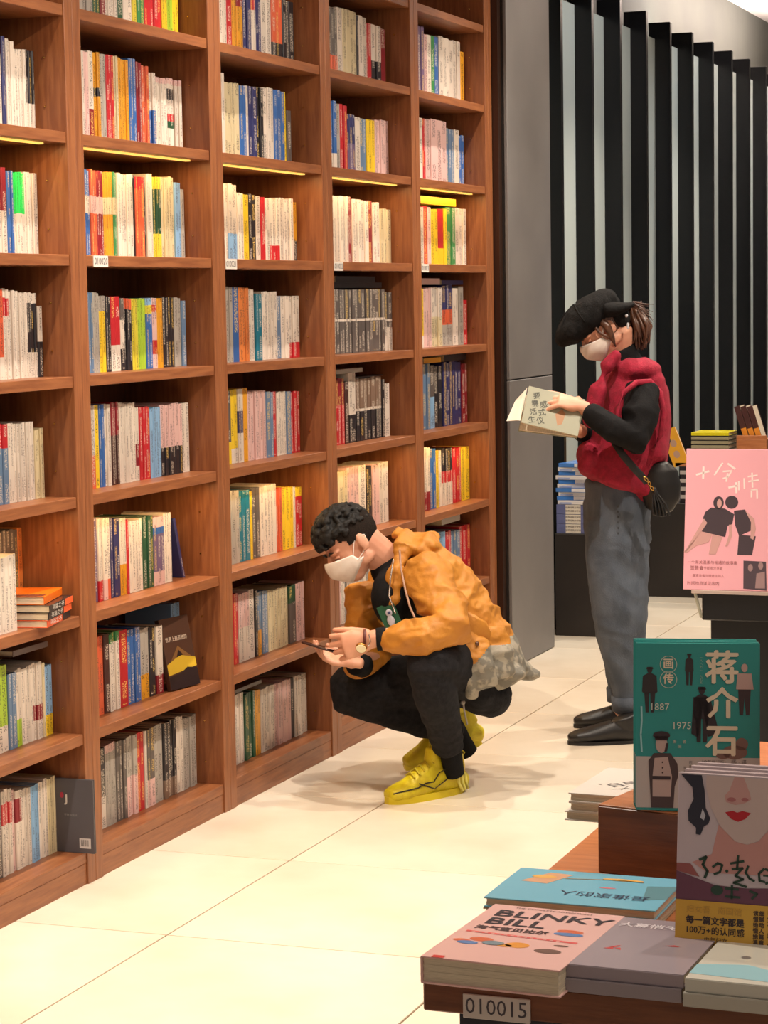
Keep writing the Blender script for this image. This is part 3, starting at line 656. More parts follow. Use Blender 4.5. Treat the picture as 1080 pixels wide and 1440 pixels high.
# painted face books
for i in range(4):
    g = dbook('front paperback with painted red-lipped face and yellow band, facing the aisle' if i == 0 else 'paperback with painted face cover, %s of the four copies in file' % ('', 'second', 'third', 'rearmost')[i], .172, .243, .0105, (206, 190, 194), stand(2.299+.004*i, 2.815+.0185*i, z0+.0005+.0008*i, -.02, .11), 'painted face paperbacks', spine='left')
    if i == 0: A0 = g
T = .0105
pr(A0, (208, 186, 180), T, lambda m: m.poly([(.036, .241), (.126, .241), (.124, .205), (.118, .18), (.105, .163), (.09, .157), (.075, .16), (.055, .178), (.043, .2), (.036, .225)]), 'painted_face', 2)
pr(A0, (206, 150, 142), T, lambda m: m.poly([(.053, .18), (.062, .172), (.075, .162), (.09, .157), (.104, .162), (.116, .176), (.118, .15), (.13, .135), (.12, .12), (.04, .118), (.02, .13), (.045, .142)]), 'painted_neck', 1)
pr(A0, (44, 42, 56), T, lambda m: (m.poly([(.003, .241), (.03, .241), (.034, .222), (.036, .2), (.042, .187), (.04, .18), (.034, .176), (.03, .165), (.024, .166), (.024, .174), (.014, .182), (.013, .195), (.02, .21), (.018, .225)])), 'painted_hair', 3)
pr(A0, (44, 42, 56), T, lambda m: (m.poly([(.122, .241), (.172, .241), (.17, .17), (.14, .165), (.132, .18), (.13, .21), (.12, .22)])), 'painted_hair', 3)
pr(A0, (196, 196, 204), T, lambda m: m.poly([(.032, .199), (.036, .19), (.034, .184), (.029, .187)]), 'pearl_earring', 4)
pr(A0, (206, 158, 152), T, lambda m: m.poly([(.072, .241), (.084, .241), (.092, .222), (.094, .214), (.086, .209), (.074, .206), (.062, .209), (.060, .217), (.066, .224)]), 'painted_nose', 3)
pr(A0, (182, 112, 112), T, lambda m: (m.disc(.069, .2125, .0055, .0028), m.disc(.086, .2135, .0045, .0024)), 'painted_nostrils', 4)
pr(A0, (190, 30, 42), T, lambda m: m.poly([(.061, .196), (.071, .1985), (.0765, .1965), (.083, .199), (.094, .197), (.087, .189), (.078, .185), (.069, .188)]), 'painted_lips', 3)
pr(A0, (112, 66, 84), T, lambda m: m.poly([(0, .118), (.02, .112), (.05, .103), (.09, .102), (.13, .105), (.172, .1), (.172, .078), (0, .078)]), 'painted_dress', 2)
pr(A0, (156, 88, 84), T, lambda m: m.poly([(0, .128), (.018, .128), (.03, .112), (0, .118)]), 'painted_dress', 2)
GRN = (40, 66, 50)
pr(A0, GRN, T, lambda m: (m.stroke([(.03, .134), (.038, .138), (.034, .128), (.04, .12), (.037, .112)], .0035), m.stroke([(.047, .126), (.053, .131), (.059, .129), (.056, .12), (.049, .117)], .003), m.disc(.065, .122, .002, .002),
   m.stroke([(.07, .132), (.086, .136)], .003), m.stroke([(.079, .142), (.078, .125)], .003), m.stroke([(.072, .125), (.085, .127), (.076, .117), (.086, .113), (.074, .108), (.09, .104)], .003), m.stroke([(.092, .13), (.089, .122), (.094, .115), (.1, .112)], .003),
   m.stroke([(.112, .128), (.106, .122), (.107, .113), (.113, .112)], .003), m.stroke([(.114, .128), (.124, .125), (.122, .113), (.115, .11)], .003), m.stroke([(.112, .12), (.119, .12)], .0025)), 'brush_title', 4)
pr(A0, (44, 70, 56), T, lambda m: (m.disc(.053, .097, .008, .006), m.stroke([(.064, .1), (.08, .1)], .003), m.stroke([(.072, .104), (.072, .088)], .003), m.stroke([(.064, .09), (.082, .09)], .003), m.stroke([(.095, .099), (.104, .096), (.098, .09)], .003), m.stroke([(.12, .1), (.13, .096)], .003)), 'brush_title', 5)
pr(A0, (216, 168, 62), T, lambda m: m.poly([(0, .001), (.172, .001), (.172, .082), (0, .082)]), 'yellow_band', 6)
z_ = T+.0021
txt(A0, '妇女吾   南国馆', .05, .0705, .0105, (196, 152, 66), z=z_)
txt(A0, '每一篇文字都是', .0515, .0568, .0108, (58, 44, 40), z=z_, bold=.0004); txt(A0, '100万+的认同感', .0515, .0445, .0108, (58, 44, 40), z=z_, bold=.0002)
txt(A0, '中年妇女', .053, .033, .0078, (70, 50, 40), z=z_); txt(A0, '百万个她体', .057, .0245, .0078, (70, 50, 40), z=z_)
for j, ch in enumerate('读懂她懂她温柔的'): txt(A0, ch, .1035, .0715-j*.0073, .0068, (80, 58, 36), z=z_, bold=.0003)
for j, ch in enumerate('细腻动人篇章'): txt(A0, ch, .111, .0715-j*.0073, .0068, (80, 58, 36), z=z_, bold=.0003)
for j, ch in enumerate('只有中年女'): txt(A0, ch, .123, .071-j*.0138, .0125, (90, 66, 40), z=z_)
# white wrapped pile at the back left corner, overhanging the table edge a little
for i in range(3):
    g = dbook('white shrink-wrapped paperback, %s of the pile by the wooden riser' % ('bottom', 'middle', 'top')[i], .15, .21, .0155, (206, 198, 188), lay(1.948+(.003 if i else -.004)+.001*i, 3.545-.004*i, z0+.0162*i, -.05), 'white wrapped paperbacks', spine='right')
T = .0155
g2 = g
txt(g2, '白与墨', .075, .10, .03, (54, 50, 56), z=T+.0006, rot=.9)
pr(g2, (60, 56, 60), T, lambda m: (m.stroke([(.06, .045), (.08, .06), (.1, .052)], .002), m.stroke([(.078, .08), (.075, .045)], .0016), m.disc(.03, .075, .003, .002)), 'ink_drawing')
g = dbook('white shrink-wrapped paperback leaning up behind the low white pile', .14, .2, .012, (214, 208, 200), lay(1.985, 3.77, z0+.003, -.02) @ Matrix.Rotation(.09, 4, 'X'), spine='right')
# ---- poster sign on a dark stand, further down the aisle
PY = 5.5
sg = thing('sign_stand', 'black stand carrying the pink poster board', 'stand', (1.735, PY+.02, 0))
MB().box(.012, .7, .045, .5, 0, .80, .003).build('stand_body', flat((20, 19, 22), .45), sg)
MB().box(.0, .72, .0, .52, .80, .868, .003).build('stand_top', flat((26, 25, 28), .4), sg)
MB().box(-.02, .68, -.028, .0, .869, .878, .001).build('ledge', new_mat('clear_rail', lin((190, 170, 160)), .15), sg)
MB().tube([(-.012, -.02, .868), (-.004, -.012, .83), (-.001, -.004, .81)], .004).build('clip', flat((170, 168, 150), .4), sg)
mw = Matrix.Translation((1.694, PY-.006, .8785)) @ Matrix.Rotation(.03, 4, 'Z') @ Matrix.Rotation(math.pi/2-.15, 4, 'X')
ps = thing('poster_board', 'pink poster board with white brush lettering and two figures, on the black stand', 'poster', mw=mw)
MB().box(0, .45, 0, .346, -.006, 0, .001).build('board', flat((238, 172, 182), .35), ps)
WT = (250, 226, 222)
S_ = 1.0
def wash(px, py):   # poster photo measure -> local metres
    return ((px-960)/587*1.0, (808-py)/587*1.0)
K = 1/585.
def pq(px, py): 
    yy = (808-py)*K; return ((px-960)*K-yy*.118+.0, yy)
def P(*pts): return [pq(*p) for p in pts]
pr(ps, WT, 0, lambda m: (m.stroke(P((995, 643), (1013, 638)), .005), m.stroke(P((1006, 632), (1004, 648)), .005), m.stroke(P((1021, 643), (1034, 626)), .004), m.stroke(P((1042, 627), (1051, 634)), .005),
   m.stroke(P((1034, 638), (1046, 637), (1040, 646), (1033, 648)), .004), m.stroke(P((1040, 641), (1037, 652)), .004), m.stroke(P((1040, 661), (1052, 658)), .005), m.stroke(P((1051, 654), (1050, 668)), .005), m.stroke(P((1055, 652), (1054, 664)), .004),
   m.stroke(P((1063, 648), (1062, 662)), .004), m.stroke(P((1069, 645), (1082, 643)), .004), m.stroke(P((1075, 640), (1074, 660)), .004), m.stroke(P((1069, 652), (1083, 650)), .004), m.stroke(P((1072, 664), (1071, 674)), .004), m.stroke(P((1080, 663), (1079, 676)), .004), m.stroke(P((1072, 664), (1080, 663)), .004)), 'brush_lettering')
DK = (74, 62, 68)
pr(ps, DK, 0, lambda m: (m.poly(P((1012, 690), (1031, 691), (1044, 699), (1040, 713), (1033, 716), (1028, 732), (993, 724), (1002, 708), (998, 706), (1003, 696))), m.disc(*pq(1023, 683), .013, .016), m.disc(*pq(1042, 682), .016, .016),
   m.poly(P((1044, 694), (1060, 692), (1068, 705), (1066, 722), (1048, 730), (1044, 715))), m.poly(P((1048, 728), (1072, 730), (1064, 757), (1043, 757)))), 'printed_couple')
pr(ps, (206, 158, 152), 0, lambda m: (m.disc(*pq(1024, 684), .006, .011), m.poly(P((1000, 706), (1004, 712), (992, 728), (972, 752), (967, 755), (985, 728))), m.poly(P((993, 724), (1010, 728), (1003, 740), (985, 745), (970, 756), (966, 754), (982, 738))),
   m.poly(P((1010, 728), (1024, 732), (1012, 757), (1002, 757))), m.poly(P((1035, 714), (1039, 714), (1038, 730), (1030, 745), (1027, 745), (1034, 728))), m.poly(P((1060, 693), (1072, 705), (1073, 720), (1068, 735), (1064, 733), (1067, 710)))), 'printed_couple', lvl=2)
pr(ps, (84, 70, 78), 0, lambda m: m.poly(P((1051, 765), (1083, 766), (1080, 807), (1047, 805))), 'small_photo')
pr(ps, (160, 130, 130), 0, lambda m: (m.disc(*pq(1060, 775), .006, .009), m.disc(*pq(1075, 772), .006, .009), m.poly(P((1068, 783), (1080, 780), (1078, 804), (1064, 804)))), 'small_photo_figures', lvl=2)
txt(ps, '一个有关温柔与相遇的故事集', *pq(1006, 769), .0095, (166, 104, 106)); txt(ps, '签售会', *pq(983, 777), .011, (166, 104, 106)); txt(ps, '新书首发分享会', *pq(1004, 777), .008, (176, 116, 116))
txt(ps, '嘉宾', *pq(980, 788), .008, (166, 104, 106)); txt(ps, '作者与特邀主持人', *pq(1003, 788), .0078, (176, 116, 116)); txt(ps, '时间地点详见店内', *pq(990, 799), .010, (166, 104, 106))
# ---- books in the bookcase that show a cover
z = SZ[5]
def spine_patch(g, x, y0, y1, t, rgb):
    MB().box(x, x+.0008, y0, y1, .0012, t-.0012).build('spine_patch', flat(rgb, .4), g)
for i in range(3):
    g = dbook('black and orange spined book, %s of the lying stack on the left shelf' % ('bottom', 'second', 'third')[i], .148, .215, .0195, (38, 34, 36) if i else (214, 84, 44), Matrix.Translation((-.117+.003*i, 5.287+.002*i, z+.0198*i+.0004)) @ Matrix.Rotation(.21, 4, 'Z'), spine='right', hard=.0015)
    spine_patch(g, .1486, .140, .212, .0195, (222, 90, 46) if i else (40, 36, 38))
    t_ = txt(g, '寻路之书', 0, 0, .015, (206, 196, 184), z=0, sx=1.8); t_.data.transform(Matrix.Translation((.1497, .075, .0098)) @ Matrix.Rotation(math.pi/2, 4, 'Z') @ Matrix.Rotation(math.pi/2, 4, 'X'))
g = dbook('orange covered book lying on top of the left shelf stack', .145, .2, .0215, (236, 112, 26), Matrix.Translation((-.125, 5.290, z+.0602)) @ Matrix.Rotation(.26, 4, 'Z'), spine='right', hard=.0015)
pr(g, (92, 46, 36), .0215, lambda m: m.poly([(.004, .004), (.14, .004), (.14, .05), (.004, .034)]), 'dark_strip')
# spine print of the stack seen on the aisle-facing right end
# grey notebook facing out at the end of the lowest left shelf
g = dbook('dark grey notebook facing out at the right end of the lowest left shelf', .161, .206, .010, (82, 78, 82), Matrix.Translation((-.127, 5.545, SZ[7]+.0004)) @ Matrix.Rotation(math.pi/2, 4, 'X'), spine='left', wrap=False)
txt(g, 'J', .078, .15, .03, (220, 214, 206), z=.0106, bold=.001); pr(g, (170, 46, 70), .01, lambda m: m.disc(.064, .16, .006, .008), 'red_mark')
pr(g, (196, 188, 184), .01, lambda m: m.poly([(.115, .014), (.15, .014), (.15, .042), (.115, .042)]), 'barcode_label')
pr(g, (60, 56, 58), .01, lambda m: [m.poly([(.12+i*.0035, .02), (.1215+i*.0035+(i % 2)*.0008, .02), (.1215+i*.0035, .038), (.12+i*.0035, .038)]) for i in range(7)], 'barcode', lvl=2)
txt(g, '手账与设计', .09, .105, .008, (150, 144, 146), z=.0106)
# brown cover leaning out, bay 1
z = SZ[6]
g = dbook('brown travel book with yellow hills leaning cover-out beside pale blue volumes', .15, .218, .016, (72, 44, 30), Matrix.Translation((-.072, 6.236, z+.0006)) @ Matrix.Rotation(math.radians(80), 4, 'Z') @ Matrix.Rotation(math.pi/2-.2, 4, 'X') , spine='left', wrap=False)
T = .016
pr(g, (196, 160, 44), T, lambda m: m.poly([(0, .045), (.15, .058), (.15, .085), (.12, .092), (.075, .118), (.04, .09), (0, .078)]), 'yellow_hills')
pr(g, (120, 84, 46), T, lambda m: m.poly([(.02, .085), (.07, .13), (.135, .088), (.075, .10)]), 'tent', lvl=2)
pr(g, (34, 24, 26), T, lambda m: (m.poly([(0, 0), (.15, 0), (.15, .052), (.1, .06), (.06, .045), (0, .04)]), m.poly([(.055, .095), (.07, .118), (.09, .1)])), 'dark_foreground', lvl=3)
txt(g, '世界上最孤独的', .07, .152, .016, (216, 196, 176), z=T+.0006)
for k in range(2):
    m = BookMesh(); m.book(-.13, 6.395+k*.031, 6.424+k*.031, z+.0003, .245, .16, parse('l.85p'), 1-.05*k); o = m.build('book', V((-.086, 6.4+k*.03, z)))
    tag(o, 'tall pale blue book, %s of two right of the brown cover-out travel book' % ('left', 'right')[k], 'book', 'tall pale blue books')
m = BookMesh(); m.book(-.09, 6.405, 6.42, SZ[5]+.0003, .19, .15, parse('B'), 1., -.33); o = m.build('book', V((-.1, 6.34, SZ[5])))
o.rotation_euler = (-.0, 0, 0); tag(o, 'navy blue book leaning left at the end of the third row up, second bay', 'book')
m = BookMesh(); lo_ = (5.22, 5.5)
g = dbook('grey book lying flat on top of white books, left bay second lowest shelf', .14, .19, .016, (110, 98, 96), Matrix.Translation((-.225, 5.33, SZ[6]+.2445)), spine='right')
# ---- far tables
ta = thing('display_plinth', 'low dark plinth behind the standing woman carrying blue and white books', 'table', (0, 10.37, 0))
MB().box(-.04, .2, 0, .4, 0, .485, .003).build('plinth_body', black_matt, ta); 
tb2 = thing('display_plinth', 'long low dark plinth at the back holding magazines and a small stand', 'table', (0, 11.85, 0))
MB().box(.02, 1.6, 0, 1.0, 0, .50, .003).build('plinth_body', black_matt, tb2)
z = .4855
for i in range(3):
    g = dbook('lilac boxed book with white label, %s of three on the low plinth' % ('bottom', 'middle', 'top')[i], .155, .2, .045, (96, 100, 140), lay(-.035, 10.385, z+.0455*i), 'lilac boxed books', spine='front')
    MB().box(.045, .118, -.0016, -.0006, .001, .044).build('spine_label', flat((206, 196, 182), .5), g)
    for q in range(2):
        t_ = txt(g, '世界经典文学馆', 0, 0, .0105, (60, 52, 60), z=0); t_.data.transform(Matrix.Translation((.0815, -.002, .031-.016*q)) @ Matrix.Rotation(math.pi/2, 4, 'X'))
z += .0455*3
for i in range(10):
    rot = rng.uniform(-.12, .12); blue = i % 2
    g = dbook('%s book, %s from bottom in loose pile above lilac boxed books' % ('blue and white' if blue else 'white', ordn(i+1)), .15, .2, .019, (66, 118, 190) if blue else (212, 206, 204), lay(-.035+rng.uniform(-.004, .012), 10.39, z+.0195*i, rot), 'loose pile of blue and white books', spine='front')
    if blue: MB().box(.08, .148, -.0016, -.0006, .002, .018).build('spine_label', flat((214, 208, 208), .5), g)
    else: MB().box(.01, .07, -.0016, -.0006, .002, .010).build('spine_label', flat((150, 160, 196), .5), g)
z = .5005
for i in range(9):
    c = (46, 40, 44) if i % 2 == 0 else (176, 166, 160)
    g = dbook('%s magazine, %s from the bottom of the pile on the back plinth' % ('black' if i % 2 == 0 else 'pale grey', ordn(i+1)), .21, .25, .021, c, lay(.215+rng.uniform(-.004, .004), 11.87, z+.0215*i, 0), 'black and grey magazine pile', spine='front')
z += .0215*9
MB().box(.19, .6, 11.87, 12.15, z, z+.02, .001).build('display_board', wood_top); tag(bpy.data.objects['display_board'], 'pale wooden board lying on the magazine pile at the back', 'board')
z += .0205
for i in range(7):
    g = dbook('%s, %s from bottom of the striped stack behind the leaning yellow book' % ('yellow topped magazine' if i == 6 else 'grey magazine', ordn(i+1)), .2, .22, .0165, (216, 200, 30) if i == 6 else (150, 140, 112), lay(.27, 11.9, z+.0225*i+.006, 0), 'striped magazine stack', spine='front')
    MB().box(.003, .197, .003, .217, -.006, -.0003).build('dark_insert', black_matt, g)
g = dbook('yellow book leaning on its edge against the striped magazine stack', .15, .2, .02, (222, 160, 50), Matrix.Translation((.165, 11.862, z+.004)) @ Matrix.Rotation(-.32, 4, 'Y') @ Matrix.Rotation(math.pi/2-.05, 4, 'X'), spine='left')
g.matrix_world = Matrix.Translation((.255, 11.89, z+.001)) @ Matrix.Rotation(-.38, 4, 'Y') @ Matrix.Translation((-.075, 0, 0)) @ Matrix.Rotation(math.pi/2, 4, 'X') @ Matrix.Diagonal((.55, 1, 1, 1))
pr(g, (176, 140, 120), .02, lambda m: (m.disc(.08, .12, .03, .02), m.disc(.07, .06, .03, .02)), 'printed_figure')
st = thing('book_stand', 'small pale wooden stand holding three upright brown books', 'stand', (.5, 11.95, z))
MB().box(0, .16, 0, .14, 0, .12, .002).build('block', wood_top, st); MB().box(.0, .16, .0, .012, .12, .14, .001).build('lip', wood_top, st)
for i in range(3):
    g = dbook('brown book with orange foot, %s in the small wooden stand at the back' % ('left', 'middle', 'right')[i], .03, .175, .13, (74, 44, 42), Matrix.Translation((.515+.034*i, 11.98+.0, z+.1215)) @ Matrix.Rotation(-.0, 4, 'Y') @ Matrix.Rotation(math.pi/2, 4, 'X') @ Matrix.Translation((0, 0, -.1)), 'brown books in the small stand', spine='left')
    g.rotation_mode = 'XYZ'; g.matrix_world = Matrix.Translation((.535+.034*i, 12.1, z+.121)) @ Matrix.Rotation(-.3, 4, 'Y') @ Matrix.Rotation(math.pi/2, 4, 'X')
    pr(g, (224, 140, 44), .13, lambda m: m.poly([(.001, .001), (.029, .001), (.029, .055), (.001, .055)]), 'orange_band')
# ================================================================ PEOPLE
skin = mottled('skin', lin((226, 168, 136)), lin((214, 150, 120)), 14, .5)
skin2 = mottled('skin_face', lin((212, 156, 128)), lin((202, 142, 114)), 14, .5)
hair_m = mottled('black_hair', (.008, .007, .007), (.026, .023, .021), 160, .5)
hair_b = mottled('brown_hair', lin((52, 30, 22)), lin((96, 60, 40)), 120, .4, (1, 1, .3))
maskm = mottled('white_mask', lin((232, 222, 212)), lin((222, 210, 200)), 40, .7)
jack = mottled('mustard_jacket', lin((188, 124, 36)), lin((172, 110, 30)), 12, .6, (1, 1, 1), .55, 26)
camo = mottled('grey_camouflage', lin((150, 142, 126)), lin((112, 108, 98)), 28, .6, (1, 1, 1), .2, 90, lo=.45, hi=.52)
blackc = mottled('black_cotton', (.008, .008, .009), (.010, .0095, .010), 40, .9, (1, 1, 1), .2, 200, .15)
trousm = mottled('black_denim', (.009, .0088, .011), (.017, .0165, .019), 60, .9, (1, 1, 1), .3, 300, .2)
yel = mottled('yellow_knit', lin((214, 196, 22)), lin((196, 172, 14)), 30, .5, (1, 1, 1), .2, 200)
vestm = mottled('crimson_wool', lin((156, 20, 50)), lin((132, 15, 40)), 50, .9, (1, 1, 1), .4, 260)
denim = mottled('grey_denim', lin((86, 94, 106)), lin((66, 74, 86)), 16, .9, (1, 1, .6), .3, 300)
capm = mottled('black_wool', (.006, .006, .006), (.012, .011, .011), 60, .95, (1, 1, 1), .4, 200, .15)
leather = new_mat('black_leather', (.010, .009, .009), .42)
def unit(v): return V(v).normalized()
class Frame:
    def __init__(s, c, face, up):
        s.c = V(c); s.f = unit(face); s.s = unit(V(up).cross(s.f)); s.u = s.f.cross(s.s).normalized(); s.u = s.u if s.u.dot(V(up)) > 0 else -s.u
    def __call__(s, x, y, z): return s.c+s.s*x+s.f*y+s.u*z
    @property
    def ax(s): return (s.s, s.f, s.u)
def head(m, H, k=1.):
    m.ell(H(0, -.012*k, .03*k), (.076*k, .094*k, .088*k), H.ax, 24)      # cranium
    m.ell(H(0, .028*k, -.02*k), (.062*k, .062*k, .082*k), H.ax, 20)      # face
    m.ell(H(0, .045*k, -.078*k), (.036*k, .034*k, .03*k), H.ax, 14)      # chin
    for s in (-1, 1):
        m.ell(H(s*.036*k, .055*k, -.028*k), (.024*k, .024*k, .022*k), H.ax, 12)   # cheek
        m.ell(H(s*.03*k, .068*k, .018*k), (.028*k, .018*k, .010*k), H.ax, 12)     # brow ridge
        m.ell(H(s*.046*k, -.0*k, -.055*k), (.016*k, .034*k, .024*k), H.ax, 12)     # jaw corner
        # ear: rim, lobe
        m.ell(H(s*.078*k, -.014*k, -.006*k), (.008*k, .018*k, .030*k), H.ax, 12)
        m.ell(H(s*.077*k, -.004*k, -.030*k), (.005*k, .007*k, .008*k), H.ax, 10)
    m.tube([H(0, .084*k, .012*k), H(0, .098*k, -.012*k), H(0, .106*k, -.026*k)], [.009*k, .011*k, .014*k], 10)   # nose
    m.ell(H(.011*k, .092*k, -.03*k), (.008*k,)*3, H.ax, 8); m.ell(H(-.011*k, .092*k, -.03*k), (.008*k,)*3, H.ax, 8)
    m.ell(H(0, .082*k, -.052*k), (.022*k, .012*k, .008*k), H.ax, 10)     # lips
def eyes(H, parent, off, k=1.):
    w = MB(); d = MB(); b = MB()
    for s in (-1, 1):
        w.ell(H(s*.032*k, .072*k, .001*k), (.013*k, .012*k, .008*k), H.ax, 12)
        d.ell(H(s*.033*k, .0815*k, -.003*k), (.012*k, .0035*k, .003*k), H.ax, 10)
        b.tube([H(s*.014*k, .087*k, .019*k), H(s*.032*k, .086*k, .026*k), H(s*.052*k, .073*k, .019*k)], [.003*k, .0042*k, .0022*k], 8)
    w.build('eyelids', skin2, parent, True, off); d.build('lashes', hair_m, parent, True, off); b.build('eyebrows', hair_m, parent, True, off)
def mask(H, parent, off, k=1.):
    vs = []; fs = []; nu, nv = 26, 12
    for i in range(nu+1):
        u = -1+2*i/nu; a = u*1.42
        for j in range(nv+1):
            v = j/nv       # 0 top, 1 bottom
            cen = max(0, 1-abs(u)*1.25)
            top = .002-.022*abs(u)**1.5+.004*cen; bot = -.098+.052*abs(u)**1.3
            z = top+(bot-top)*v
            x = .0705*math.sin(a)
            y = .026+.074*math.cos(a)+.026*cen*math.sin(math.pi*min(1, v*1.05+.12))**.9-.014*v*v
            if v > .85: y -= .012*(v-.85)/.15
            y += .0012*math.sin(v*16)*(1-abs(u))
            vs.append(H(x*k, y*k, z*k))
    for i in range(nu):
        for j in range(nv): b = i*(nv+1)+j; fs.append((b, b+1, b+nv+2, b+nv+1))
    m = MB(); m.add(vs, fs); o = m.build('face_mask', maskm, parent, True, off)
    so = o.modifiers.new('t', 'SOLIDIFY'); so.thickness = .0022; so.offset = 0
    for s in (-1, 1):
        e = MB(); e.tube([H(s*.070*k, .036*k, -.020*k), H(s*.0745*k, .012*k, .008*k), H(s*.0775*k, -.010*k, .022*k), H(s*.078*k, -.032*k, .008*k), H(s*.076*k, -.026*k, -.024*k), H(s*.073*k, .01*k, -.036*k), H(s*.0695*k, .036*k, -.044*k)], .0016, 6)
        e.build('ear_loop', maskm, parent, True, off)
def hand(m, w, d, n, s, curls, k=1., thumb=(.75, .6, .35), tb=.4, spread=.10):
    """w wrist, d finger direction, n direction the palm faces, s thumb side"""
    w = V(w); d = unit(d); n = V(n); n = unit(n-d*n.dot(d)); s = V(s); s = unit(s-d*s.dot(d)-n*s.dot(n))
    m.loft([(w-d*.02*k, .024*k, .019*k), (w+d*.012*k, .028*k, .018*k), (w+d*.05*k, .040*k, .0165*k), (w+d*.085*k, .041*k, .0135*k)], s, 16, .6)
    m.ell(w+d*.035*k+s*.022*k+n*.008*k, (.026*k, .014*k, .016*k), (d, s, n), 12)
    m.ell(w+d*.04*k-s*.022*k+n*.006*k, (.03*k, .013*k, .014*k), (d, s, n), 12)
    tips = []
    for i, (f, c) in enumerate(zip((.95, 1.06, 1.0, .8), curls)):
        o = .0315-.021*i; dd = unit(d+s*(spread*(1.5-i)/1.5)); ax = dd.cross(n)
        p = w+d*(.088-.004*abs(i-1.2))*k+s*o*k
        pts = [p-dd*.02*k, p]; a = 0
        for seg, cc in zip((.044, .027, .021), c):
            a += cc; p = p+(dd*math.cos(a)+n*math.sin(a))*seg*f*k; pts.append(p)
        m.tube(pts, [.0095*k, .0096*k, .0084*k, .0076*k, .0062*k], 10); tips.append(p)
    b = w+d*.028*k+s*.028*k+n*.006*k; td = unit(d*thumb[0]+s*thumb[1]+n*thumb[2]); t2 = unit(td+(d+n*.3)*tb)
    m.tube([b-td*.015*k, b+td*.032*k, b+td*.034*k+t2*.03*k, b+td*.034*k+t2*.054*k], [.0135*k, .0115*k, .010*k, .0075*k], 10)
    return tips
def folds(amp, sc=14, st=(1, 1, 1), amp2=0, sc2=40):
    def f(p):
        q = V((p.x*st[0], p.y*st[1], p.z*st[2]))
        a = noise.noise(q*sc); r = (1-abs(a)*2)*amp
        return r+(noise.noise(q*sc2)*amp2 if amp2 else 0)
    return f
def shoe(parent, toe, heel, name, mat, up, off, kind='sneaker', width=.052, w0=None):
    """toe/heel: sole points"""
    toe, heel = V(toe), V(heel); d = (toe-heel); Lg = d.length; d.normalize(); up = V(up); up = unit(up-d*up.dot(d)); s = up.cross(d)
    def Q(a, b, c): return heel+d*(a*Lg)+s*b+up*c
    m = MB()
    if kind == 'sneaker':
        secs = [(.0, .034, .034, .034), (.10, .043, .050, .052), (.28, .044, .056, .058), (.48, .046, .048, .050), (.66, .052, .036, .038), (.84, .050, .029, .031), (.95, .038, .025, .025)]
        m.loft([(Q(a, 0, c), b, h) for a, b, c, h in secs], s, 20, .7)
        m.loft([(Q(.14, 0, .07), .040, .055), (Q(.17, 0, .105), .043, .056), (Q(.20, 0, .125), .044, .056)], s, 18, .2)      # collar
        m.loft([(Q(.36, 0, .085), .034, .036), (Q(.39, 0, .125), .032, .026), (Q(.40, 0, .155), .027, .014)], s, 14, .3)       # tongue
        m.loft([(Q(.44, 0, .095), .032, .024), (Q(.60, 0, .070), .034, .022), (Q(.75, 0, .048), .036, .02)], s, 14, .4)
    else:
        secs = [(.02, .030, .034, .032), (.15, .036, .040, .038), (.35, .036, .044, .042), (.55, .042, .037, .035), (.75, .046, .031, .028), (.90, .040, .027, .023), (.97, .028, .023, .018)]
        m.loft([(Q(a, 0, c), b, h) for a, b, c, h in secs], s, 20, .7)
        m.loft([(Q(.15, 0, .05), .036, .045), (Q(.2, 0, .09), .038, .05)], s, 16, .3)
        m.loft([(Q(.36, 0, .062), .022, .018), (Q(.5, 0, .052), .022, .015)], s, 12, .3)
    u = blob(name, m, mat, parent, .004, 3, off)
    so = MB(); n = 28; prof = []
    def wd(t): return width*(.62+.5*math.sin(math.pi*min(1, max(0, t))**1.15)*.78) if 0 < t < 1 else 0
    out = []
    for i in range(n):
        t = i/(n-1); a = -.02+1.04*t; w = (width*(.74+.26*math.sin(math.pi*(t**1.35))))*min(1, math.sqrt(max(0, 1-((t-.5)/.5)**6))+.0)
        out.append((a, max(w, .012)))
    th = .022 if kind == 'sneaker' else .012
    vs = []; 
    for c in (0., th):
        k = 1. if c == 0 else .97
        vs += [Q(a, w*k, c+.0) for a, w in out]+[Q(a, -w*k, c+.0) for a, w in reversed(out)]
    m2 = 2*n; fs = [tuple(range(m2))[::-1], tuple(range(m2, 2*m2))]+[(i, (i+1) % m2, (i+1) % m2+m2, i+m2) for i in range(m2)]
    so.add(vs, fs).build('sole', flat((206, 182, 20), .45) if kind == 'sneaker' else leather, u, False, off)
    return u, Q
# ---------------------------------------------------------------- squatting man
mo = V((.50, 6.98, 0))
man = thing('person', 'squatting man in mustard jacket, black trousers and yellow shoes looking at his phone', 'person', mo)
Hm = Frame(at(494, 766, 7.40), W3(-.74, -.36, -.57), W3(-.52, 0, .85))
b = MB(); head(b, Hm, 1.0)
b.tube([Hm(0, -.035, -.005), Hm(0, -.045, -.04), at(552, 796, 7.44), at(575, 812, 7.46)], [.064, .058, .056, .06], 18)
b.loft([(at(672, 935, 7.5), .12, .10), (at(640, 880, 7.47), .13, .09), (at(600, 822, 7.45), .15, .08), (at(575, 805, 7.45), .09, .06)], Fh, 18)
nsh, nel, nwr = at(600, 820, 7.28), at(631, 884, 7.10), at(526, 897, 7.12)
fsh, fel, fwr = at(540, 825, 7.64), at(532, 925, 7.52), at(494, 930, 7.36)
b.tube([at(600, 822, 7.42), nsh, nel, nwr], [.05, .045, .034, .026], 14)
b.tube([at(570, 822, 7.5), fsh, fel, fwr], [.05, .045, .034, .025], 14)
hip_n, kn_n, an_n = at(668, 948, 7.40), at(606, 934, 7.09), at(634, 1062, 7.28)
hip_f, kn_f, an_f = at(668, 948, 7.58), at(486, 972, 7.56), at(645, 1030, 7.66)
